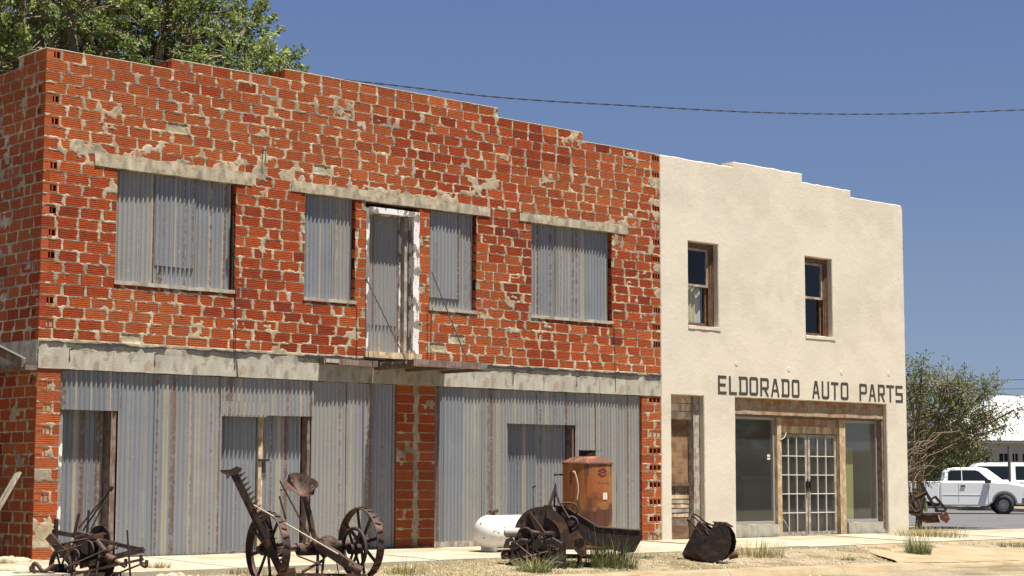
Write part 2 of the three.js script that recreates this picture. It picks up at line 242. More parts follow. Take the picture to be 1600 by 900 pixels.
// brick shapes: scored face to +z, unit length in x, real height in y
function brickGeo(h, seed, grooves = 4, deep = .1) {
  const pr = [[-h / 2, -deep], [-h / 2, -.002], [-h / 2 + .002, 0]]; const st = h / (grooves + 1);
  for (let k = 1; k <= grooves; k++) { const y = -h / 2 + st * k; pr.push([y - .005, 0], [y - .0015, -.0038], [y + .003, -.0038], [y + .006, 0]); }
  pr.push([h / 2 - .003, 0], [h / 2, -.003], [h / 2, -deep]);
  const p = [], uv = [], ou = (seed * .37) % 1, ov = (seed * .71) % 1; const q = (a, b, c, d) => { for (const v of [a, b, c, a, c, d]) { p.push(...v); uv.push(v[0] * 1.1 + ou, v[1] * 3.5 + ov); } };
  for (let i = 0; i < pr.length - 1; i++) q([-.5, ...pr[i]], [.5, ...pr[i]], [.5, ...pr[i + 1]], [-.5, ...pr[i + 1]]);
  for (const s of [-.5, .5]) q([s, -h / 2, -deep], [s, -h / 2, 0], [s, h / 2, 0], [s, h / 2, -deep]);
  const g = new THREE.BufferGeometry(); g.setAttribute('position', new THREE.Float32BufferAttribute(p, 3)); g.setAttribute('uv', new THREE.Float32BufferAttribute(uv, 2)); g.computeVertexNormals(); return g;
}
const BH = .124;
const BG = [0, 1, 2, 3, 4].map(i => brickGeo(BH, i + 1));
const BGlow = brickGeo(BH, 9, 0);
// end of a hollow tile: three open cells, unit width
const HG = [1, 2].map(s => { const h = BH, gs = []; gs.push(box(-.5, .5, -h / 2, -h / 2 + .017, -.1, 0), box(-.5, .5, h / 2 - .017, h / 2, -.1, 0)); for (let k = 0; k < 4; k++) { const c = -.5 + .04 + k * .92 / 3; gs.push(box(c - .04, c + .04, -h / 2 + .017, h / 2 - .017, -.1, -.002)); } gs.push(box(-.5, .5, -h / 2, h / 2, -.12, -.1)); return clean(joinG(gs)); });
const specs = [];
const rb = rngOf(77);
const RAMP = [8, 5, 4, 2, 1, 0, 9, 3], DULL = [5, 4, 7, 7, 6, 6, 9, 9];
function tone(x, y) { const n = fbm(x * .5, y * .75, 301, 3), d = fbm(x * .35 + 8, y * .5, 305, 2) + (y > 5.4 && x > 6 ? .09 : 0); const k = clamp(Math.round((n - .5) * 9 + 3.6 + (rb() - .5) * 3.2), 0, 7); return (d > .56 ? DULL : RAMP)[rb() < .04 ? rb() * 8 | 0 : k]; }
function addBrick(wall, x0, x1, y0, y1, kind = 'brick') { if (x1 - x0 < .035 || y1 - y0 < .035) return; const t = wall === 'side' ? tone(20 + x0, y0) : tone(x0, y0); specs.push({ wall, x: (x0 + x1) / 2, y: (y0 + y1) / 2, w: x1 - x0, h: y1 - y0, z: (rb() - .5) * .005, tilt: (rb() - .5) * .008, ry: (rb() - .5) * .006, g: rb() * BG.length | 0, t, kind }); }
function cut(wall, x0, x1, y0, y1, cutters, kind) {
  for (const [a, b, c, d] of cutters) if (x1 > a + .002 && x0 < b - .002 && y1 > c + .002 && y0 < d - .002) {
    if (x0 < a) cut(wall, x0, a - .004, y0, y1, cutters, kind); if (x1 > b) cut(wall, b + .004, x1, y0, y1, cutters, kind);
    const m0 = Math.max(x0, a), m1 = Math.min(x1, b); if (y0 < c - .045) cut(wall, m0, m1, y0, c - .004, cutters, kind); if (y1 > d + .045) cut(wall, m0, m1, d + .004, y1, cutters, kind);
    return;
  }
  addBrick(wall, x0, x1, y0, y1, kind);
}
const jointsFront = [], jointsSide = [];
for (let j = 0; j < 28; j++) {
  const y = Y0 + j * C, y0 = y + .0075, y1 = y + C - .0075, odd = j % 2, js = []; let x = 0.002;
  if (j >= 26) x = j === 26 ? 1.777 : 3.562;
  const end = j === 26 ? 9.248 : j === 27 ? 7.468 : LX - .004;
  if (odd && j < 26) { const fill = rb(); if (fill < .72) addBrick('front', x, x + .198, y0, y1, 'hollow_brick'); else addBrick('front', x, x + .198, y0, y1); x += .198 + .018; js.push(x - .009); }
  while (x < end - .05) { let w = .284 + (rb() - .5) * .034; if (rb() < .07) w = .12 + rb() * .06; let gap = .019 + rb() * .034; if (end - (x + w) < .09) w = end - x; const miss = rb() < .012; if (!miss) { if (w > .1 && j < 26 && odd && end - (x + w) < .01 && w > .15) { cut('front', x, end - .2, y0, y1, holes, 'brick'); addBrick('front', end - .19, end, y0, y1, 'hollow_brick'); } else cut('front', x, x + w, y0, y1, holes, 'brick'); } x += w + gap; js.push(x - gap / 2); }
  jointsFront.push(js);
}
const SIDE_D = 11.5;
const sideTop = z => z < .75 ? TOP[0] : TOP[0] - C * Math.ceil((z - .75) / 2.6);
for (let j = -19; j < 26; j++) { // side wall: x runs from the corner (0) back
  const y = Y0 + j * C, y0 = y + .0075, y1 = y + C - .0075, odd = ((j % 2) + 2) % 2, js = []; let x = .002; if (y1 < .0) { jointsSide.push(js); continue; }
  const beamBand = y > 2.27 && y < 2.64;
  if (!odd) { if (!beamBand) addBrick('side', x, x + .198, y0, y1, rb() < .4 ? 'hollow_brick' : 'brick'); x += .216; js.push(x - .009); }
  while (x < SIDE_D - .05) { let w = .283 + (rb() - .5) * .026; if (rb() < .08) w = .14; const gap = .024 + rb() * .02; if (x + w > SIDE_D) w = SIDE_D - x; if (y1 <= sideTop(x + w) + .01 && !(beamBand)) addBrick('side', x, x + w, y0, y1); x += w + gap; js.push(x - gap / 2); }
  jointsSide.push(js);
}
// pillars
const PIL = [[0.002, .315], [5.562, 6.268], [10.561, LX - .004]];
const jointsPil = [[], [], []];
PIL.forEach(([a, b], q) => {
  for (let k = 0; k < 17; k++) {
    const y0 = .0 + k * .1358 + .006, y1 = y0 + .124, odd = k % 2, js = [];
    if (q === 0) { if (!odd) addBrick('pillar0', a, b, y0, y1); else { addBrick('pillar0', a, a + .20, y0, y1, 'hollow_brick'); addBrick('pillar0', a + .222, b, y0, y1); js.push(a + .211); } }
    else if (q === 1) { const m = a + .30 + (odd ? .02 : 0); addBrick('pillar1', a, m, y0, y1); addBrick('pillar1', m + .10, b, y0, y1); js.push(m + .05, m + .02, m + .08); if (odd && rb() < .5) js.push(a + .16); }
    else { if (odd) { addBrick('pillar2', a, a + .285, y0, y1); addBrick('pillar2', a + .31, b, y0, y1); js.push(a + .298); } else { addBrick('pillar2', a, a + .13, y0, y1); addBrick('pillar2', a + .155, b, y0, y1, rb() < .5 ? 'hollow_brick' : 'brick'); js.push(a + .142); } }
    jointsPil[q].push(js);
  }
});

// mortar: a real surface that lies behind the brick faces and swells over them where it was smeared
function mortarField(x, y, js, fy, seed, heavy) {
  let dx = 9; for (const q of js) { const d = Math.abs(x - q); if (d < dx) dx = d; }
  const n1 = fbm(x * 9, y * 11, seed, 3), n2 = fbm(x * 3.1, y * 5, seed + 50, 4), n3 = noise(x * 26, y * 26, seed + 90);
  const hw = .0125 + .085 * Math.max(0, n1 - .44) + .05 * Math.max(0, n2 - .52); const s1 = hw - dx;
  const db = Math.min(fy, 1 - fy) * C, s2 = .0075 + .05 * Math.max(0, n1 - .5) + .07 * Math.max(0, n2 - .56) - db;
  const s3 = (n2 - .745 + .25 * (n1 - .5) + heavy) * .30;
  const s = Math.max(s1, s2, s3) + .006 * (n3 - .5);
  return -.0095 + .0117 * sstep(-.005, .006, s) + .004 * (n1 - .5) + .003 * (n3 - .5);
}
function fieldMesh(xs, ys, zf, skip) {
  const nx = xs.length, ny = ys.length, p = [], id = [];
  for (const y of ys) for (const x of xs) p.push(x, y, zf(x, y));
  for (let j = 0; j < ny - 1; j++) for (let i = 0; i < nx - 1; i++) { if (skip && skip((xs[i] + xs[i + 1]) / 2, (ys[j] + ys[j + 1]) / 2)) continue; const a = j * nx + i; id.push(a, a + 1, a + nx, a + 1, a + nx + 1, a + nx); }
  const g = new THREE.BufferGeometry(); g.setAttribute('position', new THREE.Float32BufferAttribute(p, 3)); g.setIndex(id); g.computeVertexNormals(); return g;
}
function snapped(a, b, step, marks) { const n = Math.round((b - a) / step), xs = range(a, b, n); for (const m of marks) { let k = Math.round((m - a) / (b - a) * n); if (k >= 0 && k <= n) xs[k] = m; } return xs.sort((p, q) => p - q); }
function cells(wall) { const out = {}; for (const s of specs) if (s.wall === wall && s.kind === 'hollow_brick' && hash(s.x * 1000 | 0, s.y * 1000 | 0, 7) < .8) { const k = Math.floor(s.y / .07); for (const q of [k - 1, k, k + 1]) (out[q] ??= []).push([s.x - s.w / 2 + s.w * .1, s.x + s.w / 2 - s.w * .1, s.y - .042, s.y + .042]); } return (x, y) => (out[Math.floor(y / .07)] || []).some(c => x > c[0] && x < c[1] && y > c[2] && y < c[3]); }
const frontWall = (() => {
  const inCell = cells('front');
  const xs = snapped(0, LX, .0155, [...holes.flatMap(h => [h[0], h[1]]), 1.775, 3.56, 7.47, 9.25]);
  const ys = snapped(Y0 - .03, TOP[2], C / 9, [...holes.flatMap(h => [h[2], h[3]])]);
  const g = fieldMesh(xs, ys, (x, y) => { const c = (y - Y0) / C, j = clamp(Math.floor(c), 0, 27); let heavy = 0; for (const l of LINT) if (x > l[0] - .25 && x < l[1] + .25 && y > l[3] - .02) heavy = Math.max(heavy, .20 * (1 - sstep(.0, .17, y - l[3])) + .05 * (1 - sstep(.2, .6, y - l[3]))); if (y < Y0 + .02) heavy = .5; if (x > 10.78) heavy += .07; return mortarField(x, y, jointsFront[j], c - Math.floor(c), 400, heavy); }, (x, y) => y > topAt(x) || inCell(x, y) || holes.some(h => x > h[0] && x < h[1] && y > h[2] && y < h[3]));
  const outline = [[0, Y0 - .03], [LX - .003, Y0 - .03], [LX - .003, TOP[0] - .004], [9.25, TOP[0] - .004], [9.25, TOP[1] - .004], [7.47, TOP[1] - .004], [7.47, TOP[2] - .004], [3.56, TOP[2] - .004], [3.56, TOP[1] - .004], [1.775, TOP[1] - .004], [1.775, TOP[0] - .004], [0, TOP[0] - .004]];
  const core = extr(outline.map(([x, y]) => [Math.max(.13, x), y]), .24, Object.values(OPEN).map(o => rect(o[0], o[1], o[2], o[3]))); core.translate(0, 0, -.37);
  const w = put('front_wall', g, M.mortar, brickHouse); put('wall_core', core, M.core, w); return w;
})();
const sideWall = (() => {
  const inCell = cells('side'), xs = range(.0, 4, 240), ys = snapped(0, TOP[0], C / 9, [2.31, 2.655]);
  const g = fieldMesh(xs, ys, (x, y) => { const c = (y - Y0) / C, j = Math.floor(c) + 19; return mortarField(x, y, jointsSide[clamp(j, 0, 44)] || [], c - Math.floor(c), 500, .03); }, (x, y) => y > sideTop(x) || inCell(x, y) || (y > 2.31 && y < 2.655));
  const toSide = g => { g.rotateY(-Math.PI / 2); return g; };
  const outline = [[.0, 0], [SIDE_D, 0]]; const st = []; for (let z = SIDE_D; z > .75; z -= .05) st.push([z, sideTop(z) - .004]); outline.push(...st, [.75, TOP[0] - .004], [0, TOP[0] - .004]);
  // (mirror x so that the wall runs back from the corner)
  const mir = g => { const p = g.attributes.position; for (let i = 0; i < p.count; i++) p.setXYZ(i, -p.getZ(i), p.getY(i), -p.getX(i)); g.computeVertexNormals(); return g; };
  const core = extr(outline.map(([x, y]) => [Math.max(.13, x), y]), .22); core.translate(0, 0, -.35);
  const w = put('side_wall', mir(g), M.mortar, brickHouse); put('wall_core', mir(core), M.mortar, w); return w;
})();
const pillarMesh = PIL.map(([a, b], q) => {
  const inCell = cells('pillar' + q), xs = range(a - .002, b + .004, Math.round((b - a) / .015)), ys = range(0, 2.31, 153);
  const g = fieldMesh(xs, ys, (x, y) => { const c = y / .1358, k = clamp(Math.floor(c), 0, 16); return mortarField(x, y, jointsPil[q][k], c - Math.floor(c), 600 + q * 30, (q === 0 && k % 2 && x < .21) ? .16 : q === 1 ? .03 : .05); }, (x, y) => q === 2 && inCell(x, y));
  const w = put('pillar', g, M.mortar, brickHouse); put('pillar_core', box(a + (q === 0 ? .13 : 0), b, 0, 2.306, -.30, -.125), M.core, w); return w;
});
// bricks: the 300 that show largest are meshes of their own, the rest are one part of their wall
{
  const parents = { front: frontWall, side: sideWall, pillar0: pillarMesh[0], pillar1: pillarMesh[1], pillar2: pillarMesh[2] };
  const place = s => { const o = new THREE.Object3D(); if (s.wall === 'side') { o.position.set(-s.z, s.y, -s.x); o.rotation.set(0, -Math.PI / 2 + s.ry, 0); } else { o.position.set(s.x, s.y, s.z); o.rotation.set(s.tilt, s.ry, 0); } o.rotation.order = 'YXZ'; o.scale.set(s.w, s.h / BH, 1); o.updateMatrix(); return o; };
  for (const s of specs) { const p = s.wall === 'side' ? V(0, s.y, -s.x) : V(s.x, s.y, 0); const d = p.sub(EYE), L = d.length(); const cos = s.wall === 'side' ? d.x / L : -d.z / L; s.score = s.w * s.h * Math.abs(cos) / (L * L) * (s.wall === 'side' && s.x > 1.35 ? .01 : 1); }
  specs.sort((a, b) => b.score - a.score);
  const rest = {};
  specs.forEach((s, i) => {
    const o = place(s), far = s.wall === 'side' && s.x > 2.2; const g = s.kind === 'hollow_brick' ? HG[s.g % 2] : far ? BGlow : BG[s.g];
    if (i < 300) { const m = new THREE.Mesh(g, M.bricks[s.t]); m.name = s.kind; m.position.copy(o.position); m.rotation.copy(o.rotation); m.scale.copy(o.scale); m.castShadow = m.receiveShadow = true; parents[s.wall].add(m); }
    else { const h = clean(g.clone()); h.applyMatrix4(o.matrix); const n = h.attributes.position.count, c = new Float32Array(n * 3), k = .85 + .3 * hash(i, 3, 5), t = M.brickTones[s.t]; for (let q = 0; q < n; q++) { c[3 * q] = t[0] * k; c[3 * q + 1] = t[1] * k; c[3 * q + 2] = t[2] * k; } h.setAttribute('color', new THREE.BufferAttribute(c, 3)); (rest[s.wall] ??= []).push(h); }
  });
  for (const k in rest) { const m = put('brick_courses', rest[k], M.brickMany, parents[k], true); m.userData.kind = 'stuff'; }
}
{ // rounded mortar caps along the stepped parapet
  const cap = (a, b, y, name = 'mortar_cap') => { const g = new THREE.CylinderGeometry(.011, .011, b - a, 7, Math.ceil((b - a) / .07)); g.rotateZ(Math.PI / 2); g.translate((a + b) / 2, y, -.008); const p = g.attributes.position; for (let i = 0; i < p.count; i++) p.setXYZ(i, p.getX(i), p.getY(i) + .008 * (fbm(p.getX(i) * 8, y, 701) - .5), p.getZ(i) + .008 * (fbm(p.getX(i) * 9, y + 4, 702) - .5)); g.computeVertexNormals(); put(name, [g, box(a, b, y - .012, y + .008, -.25, -.01)], M.mortar, brickHouse); };
  cap(.02, 1.775, TOP[0]); cap(1.775, 3.56, TOP[1]); cap(3.56, 7.47, TOP[2]); cap(7.47, 9.25, TOP[1]); cap(9.25, LX - .01, TOP[0]);
  const side = new THREE.CylinderGeometry(.012, .012, .76, 7, 10); side.rotateX(Math.PI / 2); side.translate(.006, TOP[0], -.385); put('mortar_cap', side, M.mortar, brickHouse);
  // lintels with rough upper edge
  LINT.forEach((l, q) => { const g = rough(segBox(l[0], l[1], l[2] - .002, l[3], -.16, .012, .05), .012, 720 + q, 9); const p = g.attributes.position; for (let i = 0; i < p.count; i++) if (p.getY(i) > l[3] - .03) p.setY(i, p.getY(i) + .035 * (fbm(p.getX(i) * 7, 1, 725 + q) - .35)); g.computeVertexNormals(); put('lintel', g, M.lintel, brickHouse); });
  // sills
  for (const k of ['w1', 'w2', 'w3', 'w4']) { const o = OPEN[k]; put('window_sill', rough(segBox(o[0] - .02, o[1] + .02, o[2] - .035, o[2] + .012, -.12, .018, .06), .007, 730, 9), M.concrete, brickHouse); }
}
{ // concrete beam over the ground floor
  const beam = put('concrete_beam', rough(segBox(.0, LX - .004, 2.308, 2.545, -.27, .016, .07), .006, 740, 5), M.concrete, brickHouse);
  put('beam_ledge', rough(segBox(.0, LX - .004, 2.545, 2.635, -.26, .002, .05), .012, 744, 8), M.concrete, beam);
  put('side_beam', rough(segBox(-.008, .24, 2.31, 2.655, -4, -.02, .09), .008, 746, 6), M.concrete, beam);
  // torn tar line
  const g = segBox(.01, LX - .01, -.012, .012, -.02, .022, .035), p = g.attributes.position;
  for (let i = 0; i < p.count; i++) { const x = p.getX(i), n = fbm(x * 3.5, 3, 751), n2 = fbm(x * 12, 6, 752); const th = clamp((n - .3) * 3.2, .05, 1.6); p.setXYZ(i, x, 2.633 + p.getY(i) * th * 1.3 + .03 * (n2 - .5), p.getZ(i) * (th > .3 ? 1 : .35)); }
  g.computeVertexNormals(); put('tar_line', g, M.tar, beam);
  for (const x of [.419, 1.618, 2.825, 7.774, 9.1]) put('iron_peg', [rod(V(x, 2.545, -.02), V(x, 2.55, .055), .007), rod(V(x, 2.553, .05), V(x + .012, 2.553, .065), .013)], M.iron, beam);
  for (const x of [1.02, 1.618, 2.2, 3.4, 7.35, 7.774, 8.4, 9.6, 10.2]) put('form_seam', box(x, x + .006, 2.312, 2.54, .012, .0205), M.concrete, beam);
}
// corrugated sheets
let sheetNo = 0; const rs = rngOf(31);
function corr(x0, x1, y0, y1, z, bend = 0) {
  const pitch = .0675, n = Math.max(6, Math.round((x1 - x0) / pitch * 8)), m = Math.max(3, Math.round((y1 - y0) / .2)), ph = rs() * 6, s = 800 + sheetNo;
  const xs = range(x0, x1, n), ys = range(y0, y1, m);
  const wob = (x) => .006 * (fbm(x * 2, 1, s) - .5);
  const g = fieldMesh(xs, ys, (x, y) => z + .0128 * Math.sin(x / pitch * 6.2832 + ph) + .012 * (fbm(x * 1.4, y * 1.2, s) - .5) + bend * (x - x0) / (x1 - x0));
  const p = g.attributes.position; for (let i = 0; i < p.count; i++) { const x = p.getX(i), y = p.getY(i); if (y < y0 + .01) p.setY(i, y + wob(x) * 1.5); }
  const uv = new Float32Array(p.count * 2), ou = Math.floor(rs() * 32), ov = rs() * 3; for (let i = 0; i < p.count; i++) { uv[2 * i] = (p.getX(i) + ou * .137) * .42; uv[2 * i + 1] = (p.getY(i) + ov) * .42; }
  g.setAttribute('uv', new THREE.BufferAttribute(uv, 2)); return g;
}
function sheet(parent, x0, x1, y0, y1, z, q) { sheetNo++; return put('corrugated_sheet', corr(x0, x1, y0, y1, z + (sheetNo % 2) * .006), M.sheets[q % 6], parent, true); }
function boarded(label, o, cols, z) {
  const g = new THREE.Group(); g.name = 'boarded_window'; g.userData.label = label; brickHouse.add(g);
  cols.forEach(([a, b, q]) => sheet(g, a, b, o[2] + .012, o[3] - .004, z, q)); 
  put('frame', [box(o[0] + .001, o[0] + .025, o[2], o[3], -.2, z - .035), box(o[1] - .025, o[1] - .001, o[2], o[3], -.2, z - .035)], M.woodDark, g); return g;
}
{
  const w1 = boarded('large boarded window near the brick corner', OPEN.w1, [[1.035, 1.66, 3], [1.63, 2.27, 1], [2.24, 2.78, 0]], -.105);
  sheet(w1, 1.64, 2.25, 3.70, 4.872, -.085, 0);
  put('pole', [rod(V(2.79, 3.45, -.03), V(2.79, 4.45, -.03), .012), rod(V(2.785, 3.95, -.02), V(2.77, 4.15, -.01), .016)], M.iron, w1);
  boarded('narrow boarded window beside the balcony door', OPEN.w2, [[3.94, 4.5, 2], [4.46, 4.795, 3]], -.10);
  const w3 = boarded('narrow boarded window past the balcony door', OPEN.w3, [[6.155, 6.80, 3], [6.77, 7.04, 4]], -.10);
  sheet(w3, 6.16, 6.79, 3.60, 4.872, -.08, 1);
  boarded('large boarded window near the pale building', OPEN.w4, [[8.165, 8.78, 0], [8.74, 9.39, 4], [9.36, 9.89, 2]], -.10);
  // balcony door
  const d = new THREE.Group(); d.name = 'balcony_door'; brickHouse.add(d);
  sheet(d, 5.03, 5.80, 2.76, 4.76, -.20, 4); sheet(d, 5.05, 5.68, 3.15, 4.76, -.185, 4);
  const fr = (a, b, c, e, z0, z1, s) => rough(segBox(a, b, c, e, z0, z1, .06), .006, s, 10);
  put('door_frame', [fr(4.988, 5.045, 2.755, 4.78, -.19, .0, 761), fr(5.045, 5.835, 4.72, 4.80, -.24, .035, 763)], M.peel, d);
  put('door_frame', [fr(5.835, 5.947, 2.755, 4.80, -.10, .012, 762)], M.peel, d);
  put('inner_frame', [fr(5.76, 5.832, 2.757, 4.72, -.19, -.10, 764)], M.wood, d); put('inner_board', [fr(5.715, 5.757, 2.757, 4.715, -.19, -.165, 766)], M.peel, d);
  put('threshold', rough(segBox(4.96, 5.98, 2.665, 2.752, -.25, .05, .06), .008, 765, 9), M.woodTan, d);
  // balcony deck
  const bal = new THREE.Group(); bal.name = 'balcony_deck'; brickHouse.add(bal);
  const rz = rngOf(91);
  for (let k = 0; k < 6; k++) { const z0 = .03 + k * .142; const a = 5.13 + (rz() - .5) * .05, b = 6.43 + (rz() - .5) * .05; put('plank', rough(segBox(a, b, 2.545, 2.592, z0, z0 + .137, .09), .007, 770 + k, 6), M.woodDark, bal); }
  for (const x of [5.14, 5.70, 6.37]) put('joist', box(x, x + .065, 2.49, 2.536, .02, .86), M.woodDark, bal);
  put('fascia', rough(segBox(5.12, 6.46, 2.51, 2.606, .89, .925, .08), .006, 778, 6), M.woodDark, bal);
  put('ledger_board', rough(segBox(4.19, 5.125, 2.53, 2.612, .018, .12, .07), .008, 779, 7), M.woodDark, bal);
  put('ledger_board', rough(segBox(4.22, 4.45, 2.555, 2.605, .122, .135, .07), .005, 780, 7), M.wood, bal);
  put('loose_plank', rough(segBox(5.95, 6.35, 2.60, 2.625, .25, .45, .07), .005, 781, 7), M.wood, bal);
  put('tie_rod', rod(V(4.99, 3.78, 0), V(5.16, 2.60, .70), .009), M.iron, bal); put('tie_rod', rod(V(6.19, 3.96, 0), V(6.30, 2.60, .70), .009), M.iron, bal);
  // ground floor sheets: left bay
  const Z = -.045, b0 = 2.30;
  sheet(brickHouse, .318, 1.17, 1.815, b0, Z, 5);
  [[1.14, 1.70, 2], [1.66, 2.26, 0], [2.22, 2.68, 3]].forEach(([a, b, q]) => sheet(brickHouse, a, b, .005, b0, Z, q));
  sheet(brickHouse, 2.65, 4.14, 1.815, b0, Z, 4); [[4.12, 4.75, 3], [4.71, 5.16, 4], [5.12, 5.56, 1]].forEach(([a, b, q]) => sheet(brickHouse, a, b, .005, b0, Z, q));
  sheet(brickHouse, 2.66, 3.4, 1.79, 1.99, Z - .004, 3);
  // right bay
  [[6.27, 6.50, 5], [6.47, 6.84, 2], [6.81, 7.24, 3], [7.20, 7.72, 4], [9.12, 9.60, 3], [9.56, 10.06, 4], [10.02, 10.56, 3]].forEach(([a, b, q]) => sheet(brickHouse, a, b, .03, b0, Z, q));
  sheet(brickHouse, 7.69, 9.15, 1.80, b0, Z, 4);
  const sdoor = (label, cols, y1, z) => { const g = new THREE.Group(); g.name = 'sheet_metal_door'; g.userData.label = label; brickHouse.add(g); for (const [a, b, q, c = .02] of cols) sheet(g, a, b, c, y1 + .12, z, q); return g; };
  const d1 = sdoor('narrow recessed sheet metal door by the brick corner', [[.39, 1.10, 5]], 1.80, -.24);
  put('post', rough(segBox(1.06, 1.13, .0, 1.81, -.235, -.06, .1), .006, 790, 8), M.woodDark, d1); put('post', rough(segBox(.322, .40, .0, 1.81, -.235, -.07, .1), .005, 791, 8), M.peel, d1);
  const d2 = sdoor('double sheet metal doors in the wide bay', [[2.70, 3.36, 2], [3.38, 4.05, 0]], 1.80, -.205);
  put('post', rough(segBox(4.07, 4.12, .0, 1.81, -.2, -.07, .1), .006, 792, 8), M.woodDark, d2); put('post', rough(segBox(3.34, 3.41, .0, 1.80, -.19, -.16, .1), .004, 793, 8), M.woodTan, d2);
  put('hasp', [box(3.33, 3.50, 1.205, 1.235, -.15, -.135), box(3.40, 3.44, 1.05, 1.21, -.15, -.13)], M.iron, d2);
  const d3 = sdoor('sheet metal door behind the rusty tank', [[7.72, 8.45, 5], [8.42, 9.12, 1]], 1.79, -.21);
  put('post', rough(segBox(9.08, 9.13, .0, 1.80, -.2, -.07, .1), .006, 794, 8), M.woodDark, d3);
  put('base_board', rough(segBox(6.28, 10.55, 0, .075, -.05, -.02, .1), .006, 795, 6), M.wood, brickHouse);
  put('base_board', rough(segBox(1.15, 5.55, 0, .03, -.09, -.05, .1), .006, 796, 6), M.woodDark, brickHouse);
  // shell behind
  put('roof', box(.25, LX - .05, 5.2, 5.3, -SIDE_D, -.28), M.tar, brickHouse); put('back_wall', box(.02, LX - .02, 0, 5.0, -SIDE_D, -SIDE_D + .2), M.core, brickHouse); put('floor', box(.25, LX - .02, -.2, -.002, -SIDE_D + .2, -.02), M.concrete, brickHouse);
  put('ceiling', box(.25, LX - .05, 2.33, 2.6, -SIDE_D + .2, -.285), M.woodDark, brickHouse); 
  // wires on the face
  const cab = (pts, r = .005) => put('cable', tube(pts.map(p => V(...p)), r, 5), M.cable, brickHouse);
  cab([[2.815, 3.5, .02], [2.82, 2.9, .03], [2.815, 2.56, .035]], .007); cab([[2.84, 2.56, .03], [2.86, 2.4, .03], [2.87, 2.3, .025]], .006);
  cab([[4.83, 3.4, .012], [4.835, 3.0, .014], [4.83, 2.64, .016]], .004); cab([[6.10, 3.45, .012], [6.11, 3.0, .014], [6.11, 2.68, .016]], .004);
  cab([[9.93, 3.40, .012], [9.94, 2.9, .02], [9.95, 2.35, .02]], .005);
  put('wire_hook', [rod(V(3.22, 5.38, -.02), V(3.22, 5.38, .07), .008), tube([V(3.22, 5.38, .06), V(3.225, 5.28, .065), V(3.22, 5.18, .05)], .006, 5)], M.iron, brickHouse);
}

